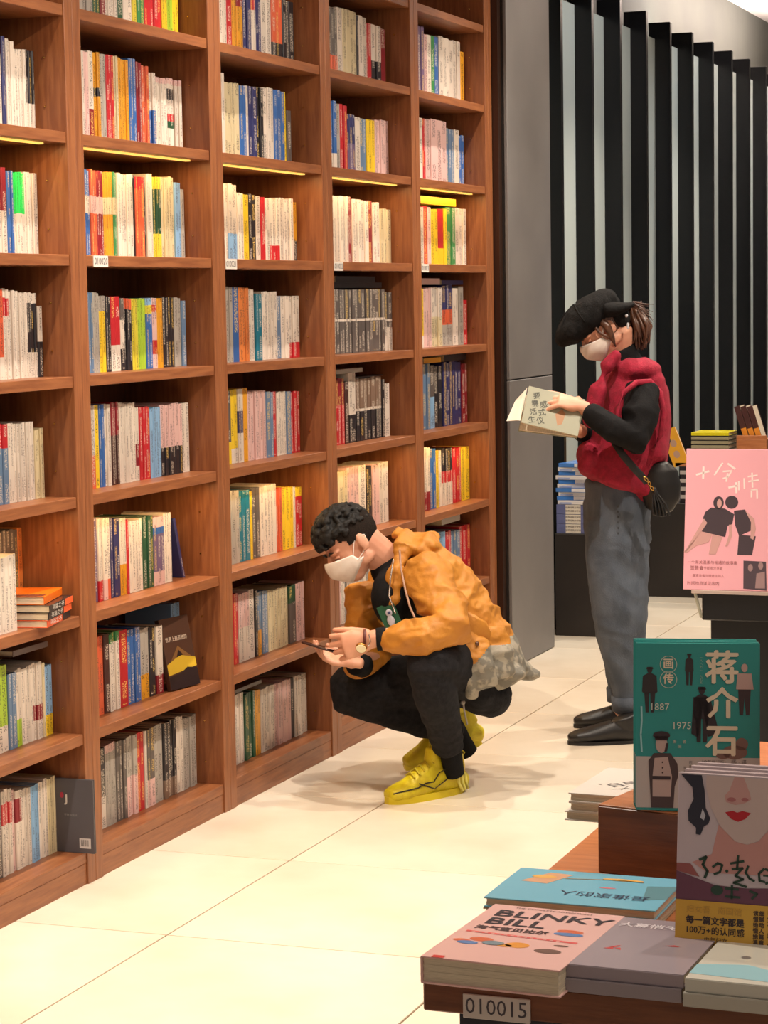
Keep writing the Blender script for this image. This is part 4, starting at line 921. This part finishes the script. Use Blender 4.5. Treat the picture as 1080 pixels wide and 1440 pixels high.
b.tube([hip_n, kn_n, an_n], [.07, .05, .024], 14); b.tube([hip_f, kn_f, an_f], [.07, .05, .020], 14)
# feet inside the shoes

tipsN = hand(b, at(524, 899, 7.12), W3(-.93, .12, -.24), W3(-.1, .97, -.12), W3(-.2, .12, .97), [(.45, 1.0, .7), (.5, 1.0, .7), (.6, 1.0, .7), (.7, 1.0, .7)], 1.08, (.95, .35, .35), .4, .14)
tipsF = hand(b, at(500, 932, 7.33), W3(-.97, .02, .16), W3(0, -.25, .95), W3(-.1, .95, .2), [(.2, .55, .4), (.25, .6, .4), (.3, .65, .4), (.35, .7, .4)], .9, (.9, .25, .3), .4, .1)
body = blob('body', b, skin2, man, .0034, 3, mo)
eyes(Hm, man, mo); mask(Hm, man, mo)
# hair: clipped sides and a curly top
hb = MB(); hb.ell(Hm(0, -.014, .032), (.0795, .0985, .0915), Hm.ax, 32)
def hcut(p):
    l = p-Hm.c; x, y, z = l.dot(Hm.s), l.dot(Hm.f), l.dot(Hm.u)
    return (y > .05 and z < .065) or (y > -.0+.03 and z < .03) or (z < -.045) or (y > -.002 and z < .006) or (y > .068)
side = blob('clipped_hair', hb, mottled('clipped_hair', (.010, .008, .007), (.026, .018, .014), 300, .95, (1, 1, 1), .3, 500, .1), man, .005, 1, mo, None, None, hcut)
hb = MB(); rg = random.Random(3)
hb.ell(Hm(0, -.002, .060), (.07, .088, .068), Hm.ax, 24)
cnt = 0
while cnt < 330:
    x, y, z = rg.gauss(0, 1), rg.gauss(0, 1), rg.gauss(0, 1); r = math.sqrt(x*x+y*y+z*z); x, y, z = x/r, y/r, z/r
    if z < -.1 or (z < .1 and y < .1 and rg.random() < .6): continue
    if z < .25 and y > .3 and rg.random() < .2: continue
    p = Hm(x*.078, -.002+y*.098, .054+z*.083); q = rg.uniform(.009, .0145)
    hb.ell(p, (q, q*.75, q*.6), (unit((rg.gauss(0, 1), rg.gauss(0, 1), rg.gauss(0, 1))), Hm.f, Hm.u) if False else Hm.ax, 8); cnt += 1
hair_m2 = mottled('curly_hair', (.006, .006, .006), (.016, .014, .013), 160, .6, (1, 1, 1), .3, 300, .25)
blob('curly_hair', hb, hair_m2, man, .0042, 1, mo, folds(.0018, 60, (1, 1, 1), .0018, 130))
# black T-shirt
s = MB(); s.loft([(at(650, 915, 7.46), .135, .11), (at(610, 868, 7.44), .145, .10), (at(580, 825, 7.44), .15, .085), (at(562, 803, 7.44), .085, .066)], Fh, 20)
s.ell(at(556, 838, 7.36), (.075, .10, .10), None, 16)
s.tube([at(548, 800, 7.43), at(572, 812, 7.46)], [.063, .068], 16)
blob('t_shirt', s, blackc, man, .008, 4, mo, folds(.003, 18))
# jacket
j = MB()
j.loft([(at(699, 950, 7.48), .165, .105), (at(686, 920, 7.47), .175, .108), (at(664, 882, 7.46), .178, .105), (at(636, 842, 7.45), .186, .105), (at(608, 806, 7.45), .185, .098), (at(588, 784, 7.45), .12, .075)], Fh, 24, .15)
j.ell(at(716, 938, 7.5), (.11, .05, .035), (unit(W3(1, 0, -.25)), Fh, UP), 14)
j.ell(at(727, 932, 7.5), (.055, .06, .018), (unit(W3(1, 0, -.25)), Fh, UP), 12)
j.loft([(at(678, 966, 7.20), .03, .052), (at(673, 940, 7.185), .03, .052), (at(664, 910, 7.20), .035, .052), (at(650, 880, 7.26), .05, .055)], Fh, 16, .15)
j.loft([(at(664, 978, 7.20), .026, .022), (at(660, 950, 7.18), .026, .020), (at(652, 920, 7.19), .03, .022)], Fh, 12, .3)
j.loft([(at(702, 950, 7.26), .05, .05), (at(698, 920, 7.26), .05, .06), (at(685, 890, 7.28), .05, .055)], Fh, 16, .15)
j.ell(at(716, 943, 7.36), (.055, .07, .03), (unit(W3(1, 0, -.2)), Fh, UP), 14)           # near front flap
j.loft([(at(600, 806, 7.30), .082, .084), (at(622, 850, 7.17), .075, .078), (at(636, 884, 7.08), .066, .070), (at(598, 894, 7.07), .058, .060), (at(560, 897, 7.10), .047, .047), (at(541, 897, 7.12), .038, .038)], None, 20, .5)
j.loft([(at(548, 818, 7.62), .07, .07), (at(522, 870, 7.60), .062, .065), (at(520, 925, 7.52), .058, .058), (at(500, 936, 7.42), .042, .042)], None, 18, .5)
j.loft([(at(506, 830, 7.56), .05, .055), (at(510, 880, 7.54), .05, .055), (at(528, 930, 7.52), .05, .06)], Fh, 14)          # far front panel
# collar and hood heaped behind the neck
j.tube([at(553, 850, 7.28), at(556, 806, 7.30), at(566, 772, 7.34), at(575, 756, 7.44), at(570, 760, 7.54), at(545, 800, 7.6)], [.018, .028, .034, .034, .03, .022], 12)
j.ell(at(592, 770, 7.46), (.085, .13, .042), (unit(W3(.9, 0, -.5)), Fh, unit(W3(.5, 0, .9))), 18)
j.ell(at(584, 753, 7.48), (.085, .11, .020), (unit(W3(1, 0, -.12)), Fh, unit(W3(.12, 0, 1))), 16)
j.ell(at(604, 762, 7.44), (.045, .10, .028), (unit(W3(.8, 0, -.6)), Fh, unit(W3(.6, 0, .8))), 14)
HEM = (at(648, 942, 7.3), at(700, 885, 7.3))
hd = (HEM[1]-HEM[0]); hn = unit(W3(.62, 0, -.78))
hn = unit(V((hd.z*Rv.x, hd.z*Rv.y, -hd.dot(Rv))))
if hn.z > 0: hn = -hn
def jpaint(p, n): return 1 if (p-HEM[0]).dot(hn) > 0 and p.z < .5 and (p-CAM).dot(Rv) > (at(641, 950, 7.3)-CAM).dot(Rv) else 0
def jcut(p): return False
def jw(p):
    q = V((p.dot(Rv), p.dot(Fh), p.z)); a = noise.noise(V((q.x*9+q.z*5, q.y*5, q.z*15-q.x*6))); c = noise.noise(V((q.x*24, q.y*14, q.z*34)))
    return ((.5-abs(a)*1.8)*.013+(.4-abs(c)*1.6)*.006)*(.45 if jpaint(p, None) else 1)
blob('jacket', j, [jack, camo], man, .0062, 2, mo, jw, jpaint)
# black knitted cuffs
c = MB(); c.loft([(at(543, 898, 7.12), .038, .038), (at(530, 899, 7.12), .036, .036)], None, 16, .1); c.build('cuff', blackc, man, True, mo)
c = MB(); c.loft([(at(510, 936, 7.42), .04, .04), (at(500, 934, 7.375), .037, .037)], None, 16, .1); c.build('cuff', blackc, man, True, mo)
# shirt print
fr = Frame(at(549, 860, 7.262), W3(-.42, -.9, .05), W3(-.4, .2, .9))
c = MB(); c.add([fr(-.04, 0, .03), fr(.022, 0, .03), fr(.022, 0, -.05), fr(-.04, 0, -.05)], [(0, 1, 2, 3)]); c.build('shirt_print', flat((30, 84, 60)), man, False, mo)
c = MB(); c.ell(fr(-.006, .002, -.002), (.012, .003, .012), fr.ax, 12); c.ell(fr(-.01, .002, -.028), (.014, .003, .018), fr.ax, 12); c.build('shirt_print', flat((190, 188, 200)), man, True, mo)
c = MB(); c.ell(fr(-.004, .005, -.002), (.006, .002, .005), fr.ax, 10); c.build('shirt_print', flat((60, 70, 110)), man, True, mo)
# drawstring, hem cord, snap
c = MB(); c.tube([at(562, 775, 7.245), at(564, 800, 7.205), at(570, 830, 7.15), at(577, 855, 7.09), at(583, 868, 7.04)], .0035, 8); c.build('drawstring', flat((150, 112, 90)), man, True, mo)
c = MB(); c.tube([at(651, 985, 7.24), at(653, 1000, 7.26), at(657, 1018, 7.3)], .003, 8); c.ell(at(651, 988, 7.225), .008, n=10); c.build('hem_cord', flat((150, 140, 130)), man, True, mo)
c = MB(); c.tube([at(553, 788, 7.26), at(549, 815, 7.245), at(547, 838, 7.235), at(556, 862, 7.2)], .0028, 8); c.build('zip', chrome, man, True, mo)
c = MB(); c.loft([(at(644, 880, 7.185), .055, .006), (at(672, 893, 7.2), .05, .006), (at(690, 908, 7.235), .02, .005)], unit(W3(.45, 0, .9)), 12, .3)
c.build('pocket_flap', jack, man, True, mo)
c = MB(); c.ell(at(671, 905, 7.17), (.007, .007, .007), n=12); c.build('snap_button', flat((80, 44, 20), .3), man, True, mo)
# trousers
t = MB()
t.loft([(hip_n+V((0, 0, .02)), .115, .105), (at(640, 935, 7.24), .095, .09), (at(608, 932, 7.10), .078, .082), ], UP, 20, .9)
t.loft([(at(604, 930, 7.09), .073, .075), (at(612, 975, 7.13), .068, .070), (at(626, 1030, 7.23), .050, .056), (at(631, 1052, 7.27), .043, .050)], Fh, 20, .3)
t.loft([(hip_f, .115, .11), (at(580, 958, 7.58), .095, .09), (at(492, 970, 7.565), .083, .08)], UP, 20, .9)
t.loft([(at(484, 974, 7.56), .075, .068), (at(560, 1003, 7.60), .066, .058), (at(640, 1030, 7.66), .05, .05)], Fh, 20, .4)
t.ell(at(676, 962, 7.47), (.085, .19, .10), (Rv, Fh, UP), 20)
t.ell(at(690, 976, 7.42), (.07, .11, .075), (Rv, Fh, UP), 18); t.ell(at(690, 978, 7.56), (.07, .11, .07), (Rv, Fh, UP), 18)
def tw(p):
    q = V((p.dot(Rv), p.dot(Fh), p.z)); a = noise.noise(V((q.x*10, q.y*8, q.z*22))); return (.4-abs(a)*1.6)*.006+noise.noise(q*45)*.001
blob('trousers', t, trousm, man, .0068, 3, mo, tw)
c = MB(); c.loft([(at(631, 1035, 7.26), .036, .036), (at(638, 1088, 7.30), .034, .038)], None, 14, .2); c.build('sock', blackc, man, True, mo)
c = MB(); c.loft([(at(636, 1024, 7.66), .042, .042), (at(657, 1058, 7.69), .038, .038)], None, 14, .2); c.build('sock', blackc, man, True, mo)
toe_n, heel_n = V((.452, 6.735, .0)), V((.612, 6.985, .0))
un, Q = shoe(man, toe_n, heel_n, 'shoe', yel, (0, 0, 1), mo)
c = MB()
c.tube([Q(.99, .026, .036), Q(.86, .046, .044), Q(.72, .051, .048), Q(.62, .049, .058), Q(.5, .048, .058), Q(.42, .047, .084), Q(.33, .046, .092), Q(.22, .046, .084), Q(.30, .0485, .062), Q(.42, .0505, .046), Q(.5, .052, .036), Q(.62, .052, .050), Q(.70, .049, .060)], .0022, 6)
c.build('black_piping', flat((40, 34, 14), .6), un, True, mo)
c = MB()
for i in range(5):
    a = .42+i*.065; zz = .100-i*.009; c.tube([Q(a, -.028, zz+.012), Q(a+.01, 0, zz+.026), Q(a+.025, .028, zz+.012)], .0032, 6)
c.tube([Q(.40, -.010, .155), Q(.43, 0, .185), Q(.40, .012, .155)], .003, 6); c.tube([Q(.0, .0, .10), Q(-.06, 0, .125), Q(.01, 0, .14)], .003, 6)
c.build('laces', flat((190, 172, 40), .7), un, True, mo)
c = MB()
for i in range(3): c.tube([Q(-.02+i*.06, .030+.007*i, .014), Q(.03+i*.06, .040+.003*i, .04), Q(.05+i*.05, .042+.002*i, .066)], .005, 6)
c.build('heel_ribs', flat((224, 214, 110), .5), un, True, mo)
toe_f, heel_f = V((.350, 7.195, .012)), V((.562, 7.345, .085))
uf, Q2 = shoe(man, toe_f, heel_f, 'shoe', yel, (0, 0, 1), mo)
c = MB(); c.tube([Q2(.42, .047, .09), Q2(.3, .046, .092), Q2(.22, .046, .08), Q2(.34, .050, .058), Q2(.5, .052, .045)], .0022, 6); c.build('black_piping', flat((40, 34, 14), .6), uf, True, mo)
# watch
wc = at(512, 898, 7.12); c = MB()
c.loft([(at(515, 898, 7.12), .0295, .0275), (at(511, 898, 7.12), .030, .028)], None, 20, .01); wt = c.build('watch_strap', flat((86, 30, 26), .5), man, True, mo)
wf = Frame(at(508, 911, 7.092), W3(-.15, -.85, -.5), UP)
c = MB(); c.tube([wf(0, -.004, 0), wf(0, .004, 0)], [.0185, .0175], 24, .05); c.build('watch_case', gold, wt, True, mo)
c = MB(); c.tube([wf(0, .0045, 0), wf(0, .0055, 0)], [.0155, .0155], 24, .05); c.build('watch_dial', flat((236, 226, 190), .3), wt, True, mo)
c = MB(); c.tube([at(519, 893, 7.09), at(521, 902, 7.087), at(518, 908, 7.09)], .0022, 6); c.build('bracelet', chrome, man, True, mo)
# phone
pf = Frame(at(452, 911, 7.22), W3(-.35, .45, .8), W3(-.6, -.4, .3))
ph = thing('phone', 'dark smartphone held low in both hands of the squatting man', 'phone', mw=Matrix.Translation(at(447, 909, 7.22)))
po = ph.location.copy(); ph.matrix_world = Matrix.Translation(at(454, 911, 7.24))
c = MB(); ax = (unit(W3(-.55, .8, .05)), unit(W3(-.8, -.5, .28)))
nn = unit(ax[0].cross(ax[1])); b_ = MB().box(-.075, .075, -.037, .037, -.004, .004, .003)
rot = Matrix((ax[0], unit(nn.cross(ax[0])), nn)).transposed()
b_.v = [tuple(rot @ V(p)) for p in b_.v]; b_.build('phone_body', flat((58, 34, 30), .25), ph)
b_ = MB().box(-.071, .071, -.034, .034, .0041, .0045); b_.v = [tuple(rot @ V(p)) for p in b_.v]; b_.build('screen', flat((18, 18, 22), .08), ph)
# ---------------------------------------------------------------- standing woman
wo = V((.80, 8.02, 0))
wom = thing('person', 'standing woman in black cap and crimson vest reading an open book', 'person', wo)
Hw = Frame(at(846, 463, 8.24), W3(-.74, -.20, -.64), W3(-.60, 0, .8)); kw = .93
b = MB(); head(b, Hw, kw)
b.tube([Hw(0, -.035, -.02), Hw(0, -.04, -.05), at(872, 492, 8.26), at(880, 515, 8.27)], [.056, .052, .047, .06], 18)
b.loft([(at(868, 700, 8.27), .13, .085), (at(876, 640, 8.27), .12, .08), (at(885, 570, 8.28), .15, .085), (at(884, 525, 8.28), .13, .06)], Fh, 18)
ns, ne, nw = at(898, 556, 8.15), at(893, 622, 8.02), at(824, 577, 8.0)
fs_, fe, fw = at(868, 548, 8.42), at(846, 622, 8.36), at(812, 604, 8.16)
b.tube([ns, ne, nw], [.034, .032, .024], 14); b.tube([fs_, fe, fw], [.042, .034, .024], 14)
hand(b, at(818, 571, 8.0), W3(-.96, .05, .28), W3(-.1, .55, -.8), W3(-.1, .8, .5), [(.15, .25, .2), (.35, .3, .2), (.5, .3, .2), (.6, .35, .2)], .95, (.8, .1, .9), .3, .16)
hand(b, at(808, 604, 8.13), W3(-.92, -.2, .05), W3(0, -.1, 1), W3(.2, .9, 0), [(.3, .3, .2), (.3, .35, .2), (.35, .4, .2), (.4, .4, .2)], .95, (.8, .5, .3), .3, .1)
anN, anF = at(880, 1015, 8.20), at(872, 1000, 8.42)
b.tube([at(868, 700, 8.2), at(872, 850, 8.18), anN], [.08, .055, .03], 14); b.tube([at(868, 700, 8.34), at(868, 850, 8.38), anF], [.08, .055, .03], 14)

blob('body', b, skin2, wom, .0034, 3, wo)
eyes(Hw, wom, wo, kw); mask(Hw, wom, wo, kw)
# hair under the cap, loose ponytail
hb = MB(); hb.ell(Hw(0, -.016, .03), (.078, .096, .088), Hw.ax, 28)
def hc2(p):
    l = p-Hw.c; y, z = l.dot(Hw.f), l.dot(Hw.u); return (y > -.005-z*.2 and z < .06) or z < -.05 or (y > .03)
blob('hair', hb, hair_b, wom, .005, 1, wo, None, None, hc2)
hb = MB(); rg = random.Random(5); P0 = at(880, 448, 8.27); hn_ = MB(); hn_.ell(at(877, 463, 8.27), (.030, .058, .05), (Rv, Fh, UP), 16); hn_.build('nape_hair', hair_b, wom, True, wo)
for i in range(70):
    a = rg.uniform(-1, 1); c_ = rg.uniform(-1, 1)
    p1 = at(892+8*a, 432+14*rg.random(), 8.27+.03*c_); p2 = at(903+11*a+rg.uniform(-3, 3), 455+8*rg.random(), 8.27+.045*c_); p3 = at(903+9*a+rg.uniform(-6, 6), 476+16*rg.random(), 8.27+.045*c_)
    hb.tube([P0, p1, p2, p3], [.008, .009, .008, .002], 6)
for i in range(26):
    a = rg.uniform(-1, 1); p1 = at(896+6*a, 424+6*rg.random(), 8.27+.03*a); p2 = at(908+12*rg.random(), 426+40*rg.random(), 8.27+.05*a); hb.tube([P0, p1, p2], [.004, .003, .0008], 5)
for s_ in (-1, 1):
    lk = MB(); lk.tube([Hw(s_*.070, .0, .035), Hw(s_*.080, .0, .0), Hw(s_*.079, .010, -.035), Hw(s_*.072, .024, -.075)], [.014, .015, .011, .002], 10)
    lk.tube([Hw(s_*.068, .030, .03), Hw(s_*.073, .034, .005), Hw(s_*.076, .022, -.03), Hw(s_*.072, .018, -.06)], [.006, .006, .005, .001], 8)
    blob('side_lock', lk, hair_b, wom, .003, 1, wo)
hb.build('ponytail', hair_b, wom, True, wo)
# baker-boy cap, peak turned to the back
cp = MB()
cp.ell(Hw(0, .008, .068), (.102, .130, .062), Hw.ax, 24)
for i in range(8):
    a = math.pi*2*i/8+.39; cp.ell(Hw(math.sin(a)*.045, .006+math.cos(a)*.06, .070), (.055, .062, .045), (unit(Hw.s*math.cos(a)-Hw.f*math.sin(a)), unit(Hw.s*math.sin(a)+Hw.f*math.cos(a)), Hw.u), 14)
cp.ell(Hw(0, .082, .068), (.090, .066, .046), Hw.ax, 16); cp.ell(Hw(0, .112, .066), (.062, .042, .034), Hw.ax, 16)
cp.ell(at(866, 446, 8.25), (.050, .078, .046), (unit(W3(.8, 0, -.6)), Fh, unit(W3(.6, 0, .8))), 18)
cp.ell(Hw(0, -.012, .040), (.084, .106, .03), Hw.ax, 20)
cap = blob('cap', cp, capm, wom, .005, 3, wo, folds(.004, 16))
c = MB(); c.ell(Hw(0, 0, .13), (.009, .009, .006), Hw.ax, 12); c.build('cap_button', capm, cap, True, wo)
for a_ in (-1.25, -.45, .45, 1.25):      # seams between the crown panels
    c = MB(); c.tube([Hw(math.sin(a_)*.107*math.sin(t_), .012+math.cos(a_)*.137*math.sin(t_), .064+.069*math.cos(t_)) for t_ in (.1, .4, .7, 1.0, 1.3, 1.5)], .0028, 6); c.build('cap_seam', capm, cap, True, wo)
c = MB(); c.loft([(at(851, 436, 8.2), .078, .030), (at(864, 435, 8.2), .078, .028), (at(878, 432, 8.2), .066, .018), (at(890, 428, 8.2), .04, .008)], Fh, 18, .5); c.build('cap_peak', capm, cap, True, wo)
c = MB(); c.ell(at(881, 444, 8.17), (.006, .004, .006), n=10); c.ell(at(883, 458, 8.17), (.005, .004, .012), n=10); c.build('hair_clip', flat((200, 200, 206), .2), wom, True, wo)
# black roll-neck top
s = MB()
s.loft([(at(870, 690, 8.27), .15, .095), (at(882, 600, 8.27), .15, .095), (at(888, 545, 8.28), .17, .09), (at(884, 520, 8.28), .12, .07)], Fh, 20)
s.loft([(at(872, 490, 8.26), .058, .052), (at(880, 512, 8.27), .068, .066), (at(884, 530, 8.27), .10, .08)], Fh, 18, .1)
s.loft([(at(902, 550, 8.12), .062, .064), (at(900, 590, 8.06), .056, .06), (at(893, 620, 8.01), .050, .054), (at(860, 602, 8.0), .045, .045), (at(829, 580, 8.0), .034, .034)], None, 18, .5)
s.loft([(at(868, 548, 8.42), .055, .055), (at(852, 618, 8.36), .048, .05), (at(818, 608, 8.2), .034, .034)], None, 18, .5)
blob('roll_neck_top', s, blackc, wom, .007, 3, wo, folds(.0035, 16))
# crimson vest
v = MB()
v.loft([(at(866, 676, 8.27), .20, .145), (at(878, 640, 8.27), .205, .155), (at(886, 595, 8.28), .205, .148), (at(888, 550, 8.28), .20, .132), (at(884, 520, 8.28), .155, .095)], Fh, 24, .22)
v.ell(at(897, 520, 8.18), (.085, .10, .045), (Rv, Fh, UP), 16)
v.loft([(at(915, 535, 8.16), .06, .05), (at(925, 580, 8.15), .06, .045), (at(920, 640, 8.14), .06, .05)], Fh, 14)
v.ell(at(905, 685, 8.2), (.05, .12, .055), (Rv, Fh, UP), 16)
v.tube([at(866, 500, 8.14), at(852, 515, 8.13), at(842, 545, 8.12), at(832, 590, 8.12)], [.022, .028, .032, .034], 12)
v.ell(at(828, 640, 8.17), (.045, .07, .05), (Rv, Fh, UP), 14); v.ell(at(822, 655, 8.15), (.025, .03, .028), (Rv, Fh, UP), 12)
ARM = Frame(at(893, 585, 8.08), W3(-.1, -1, 0), UP)
def vcut(p):
    q = p-CAM; d = q.dot(Fh)
    if d > 8.2: return False
    x = 540; r = q.dot(_F); px = 540+FPX*q.dot(_R2)/r; py = 720-FPX*q.dot(_U2)/r
    return False
def vw(p):
    q = V((p.dot(Rv), p.dot(Fh), p.z)); a = noise.noise(V((q.x*14, q.y*9, q.z*6))); c = noise.noise(V((q.x*26+q.z*10, q.y*18, q.z*14)))
    return (.45-abs(a)*1.8)*.007+(.4-abs(c)*1.4)*.002
# armhole: the front face of the vest is kept behind the sleeve
blob('knitted_vest', v, vestm, wom, .0068, 12, wo, vw)
s = MB(); s.loft([(at(908, 548, 8.05), .042, .05), (at(900, 585, 8.0), .062, .066), (at(894, 618, 7.965), .056, .056), (at(862, 603, 7.96), .045, .046), (at(830, 581, 7.985), .035, .035)], None, 20, .6)
blob('sleeve', s, blackc, wom, .006, 3, wo, folds(.0045, 20))
s = MB(); s.tube([at(866, 600, 7.985), at(868, 575, 7.985), at(878, 552, 7.99), at(895, 538, 8.01), at(914, 537, 8.03), at(928, 552, 8.04), at(933, 580, 8.04), at(929, 612, 8.03), at(918, 632, 8.04)], [.006, .009, .010, .011, .012, .011, .010, .009, .006], 10); s.build('armhole_edge', vestm, wom, True, wo)
# jeans
jn = MB()
jn.loft([(at(868, 675, 8.27), .165, .115), (at(868, 715, 8.27), .175, .122), (at(869, 760, 8.27), .17, .12)], Fh, 22, .3)
jn.loft([(at(868, 730, 8.20), .095, .118), (at(869, 790, 8.19), .09, .112), (at(872, 860, 8.17), .085, .098), (at(878, 920, 8.18), .072, .078), (at(884, 970, 8.20), .062, .060), (at(886, 1000, 8.2), .058, .055)], Fh, 22, .15)
jn.loft([(at(866, 730, 8.34), .095, .118), (at(867, 790, 8.37), .09, .11), (at(868, 860, 8.39), .082, .094), (at(872, 920, 8.41), .07, .074), (at(876, 965, 8.42), .06, .055), (at(876, 985, 8.42), .056, .05)], Fh, 22, .15)
def jnw(p):
    q = V((p.dot(Rv), p.dot(Fh), p.z)); a = noise.noise(V((q.x*8, q.y*7, q.z*12+q.x*8))); c = noise.noise(V((q.x*22, q.y*18, q.z*26)))
    return (.4-abs(a)*1.6)*.008+(.4-abs(c)*1.4)*.0025
je = blob('jeans', jn, denim, wom, .0068, 2, wo, jnw)
c = MB(); c.loft([(at(884, 978, 8.20), .066, .064), (at(885, 998, 8.2), .066, .064)], Fh, 20, .02); c.loft([(at(875, 966, 8.42), .064, .060), (at(876, 985, 8.42), .063, .059)], Fh, 20, .02); c.build('turn_ups', denim, je, True, wo)
sm_ = MB()
for i in range(34):
    f_ = i/33; sm_.ell(at(869+8*f_*f_, 712+250*f_, 8.092+.012*math.sin(f_*3)+.046*f_), (.002, .002, .005), n=6)
so_ = sm_.build('seam_stitching', flat((34, 36, 40)), je, True, wo)
u1, Q3 = shoe(wom, V((.74, 7.83, 0)), V((.965, 7.935, 0)), 'shoe', leather, (0, 0, 1), wo, 'derby', .042)
u2, Q4 = shoe(wom, V((.672, 8.15, 0)), V((.90, 8.235, 0)), 'shoe', leather, (0, 0, 1), wo, 'derby', .042)
for u_, QQ in ((u1, Q3), (u2, Q4)):
    c = MB()
    for i in range(4): c.tube([QQ(.38+.05*i, -.02, .077-.005*i), QQ(.385+.05*i, 0, .084-.006*i), QQ(.38+.05*i, .02, .077-.005*i)], .0022, 6)
    c.build('laces', blackc, u_, True, wo)
# open book in her hands
P1, P2, P3, P4 = at(749, 544, 8.02), at(823, 562, 8.02), at(812, 612, 7.96), at(733, 594, 7.96)
ux = unit(P2-P1); vy = unit(P1-P4); nz = unit(ux.cross(vy)); 
if nz.dot(CAM-P1) < 0: nz = -nz
vy = unit(nz.cross(ux))
rb = Matrix((ux, vy, nz)).transposed().to_4x4(); rb.translation = P4
bw, bh = (P3-P4).length, (P1-P4).length
ob = thing('open_book', 'open pale green book held up by the standing woman, cover toward the aisle', 'book', mw=rb)
MB().box(0, bw, 0, bh, -.002, 0, .0005).build('front_cover', flat((152, 152, 130), .4), ob)
MB().box(.0, bw-.004, .002, bh-.003, -.011, -.0021).build('page_block', paper_m, ob)
hinge = Matrix.Translation((bw, 0, -.011)) @ Matrix.Rotation(-.30, 4, 'Y')
oo = MB().box(-bw-.010, 0, 0, bh, -.012, -.010, .0005).build('back_cover', flat((152, 152, 130), .4), ob); oo.data.transform(hinge)
oo = MB().box(-bw-.006, -.002, .003, bh-.003, -.0099, -.002).build('page_block', paper_m, ob); oo.data.transform(hinge)
MB().box(bw-.001, bw+.0025, 0, bh, -.022, 0, .0008).build('spine', flat((152, 152, 130), .4), ob)
pg = MB()
for i in range(6):
    a = .10+.13*i; pg.add([(-.004-.0*i, .01, -.011), (-.004, bh-.004, -.011), (-.004-.02*math.sin(a)*1.6-.006, bh*.85-i*.004, -.02-.008*i), (-.018-.006*i, .012, -.018-.006*i)], [(0, 1, 2, 3)])
pg.build('loose_pages', flat((232, 222, 204), .6), ob)
for j_, ch in enumerate('生活需要'): txt(ob, ch, .030+j_*.0+.004, .018+j_*.031, .026, (66, 66, 56), z=.0006, bold=.0004, rot=.35)
for j_, ch in enumerate('仪式感'): txt(ob, ch, .064, .022+j_*.031, .028, (66, 66, 56), z=.0006, bold=.0004, rot=.35)
pr(ob, (166, 120, 80), 0, lambda m: (m.poly([(.11, .06), (.13, .085), (.145, .07), (.14, .03), (.125, .02)]), m.poly([(.1, .1), (.12, .115), (.125, .1), (.105, .085)])), 'print')
# shoulder bag
bg = thing('shoulder_bag', 'small round black shoulder bag with tassel at the standing woman\'s hip', 'bag', at(928, 690, 8.10))
bo = bg.location.copy()
c = MB(); c.ell(at(929, 685, 8.12), (.070, .038, .082), (Rv, Fh, UP), 24); c.box(0, .0001, 0, .0001, 0, .0001)
c = MB(); c.loft([(at(927, 715, 8.12), .034, .05), (at(929, 700, 8.12), .038, .068), (at(930, 680, 8.12), .038, .070), (at(930, 662, 8.12), .034, .058), (at(929, 652, 8.12), .024, .03)], Fh, 24, .4)
blob('bag_body', c, leather, bg, .005, 3, bo)
c = MB(); pts = [at(864, 622, 8.02), at(876, 640, 7.99), at(893, 660, 8.0), at(910, 678, 8.03)]
c.loft([(p, .005, .0135) for p in pts], Fh, 10, .2); c.loft([(p, .0135, .005) for p in (at(924, 655, 8.12), at(938, 620, 8.22), at(925, 560, 8.36))], Rv, 10, .2); c.build('strap', flat((30, 28, 30), .7), bg, True, bo)
c = MB()
for a_, b_2 in (((905, 670), (912, 678)), ((911, 676), (915, 684)), ((914, 683), (919, 690))): 
    p, q = at(*a_, 8.01), at(*b_2, 8.01); c.tube([p, (p+q)/2+W3(.004, 0, .003), q], .002, 6); c.tube([p, (p+q)/2-W3(.004, 0, .003), q], .002, 6)
c.build('gold_chain', gold, bg, True, bo)
c = MB(); c.tube([at(920, 688, 8.02), at(922, 696, 8.02)], [.008, .012], 10)
rg = random.Random(9)
for i in range(34):
    a = rg.uniform(-1, 1); e_ = rg.uniform(-.018, .018); c.tube([at(922+4*a, 695, 8.02+e_*.5), at(928+11*a, 710, 8.02+e_), at(931+13*a, 726-3*abs(a), 8.02+e_*1.2)], [.003, .0032, .0028], 5)
c.build('tassel', leather, bg, True, bo)
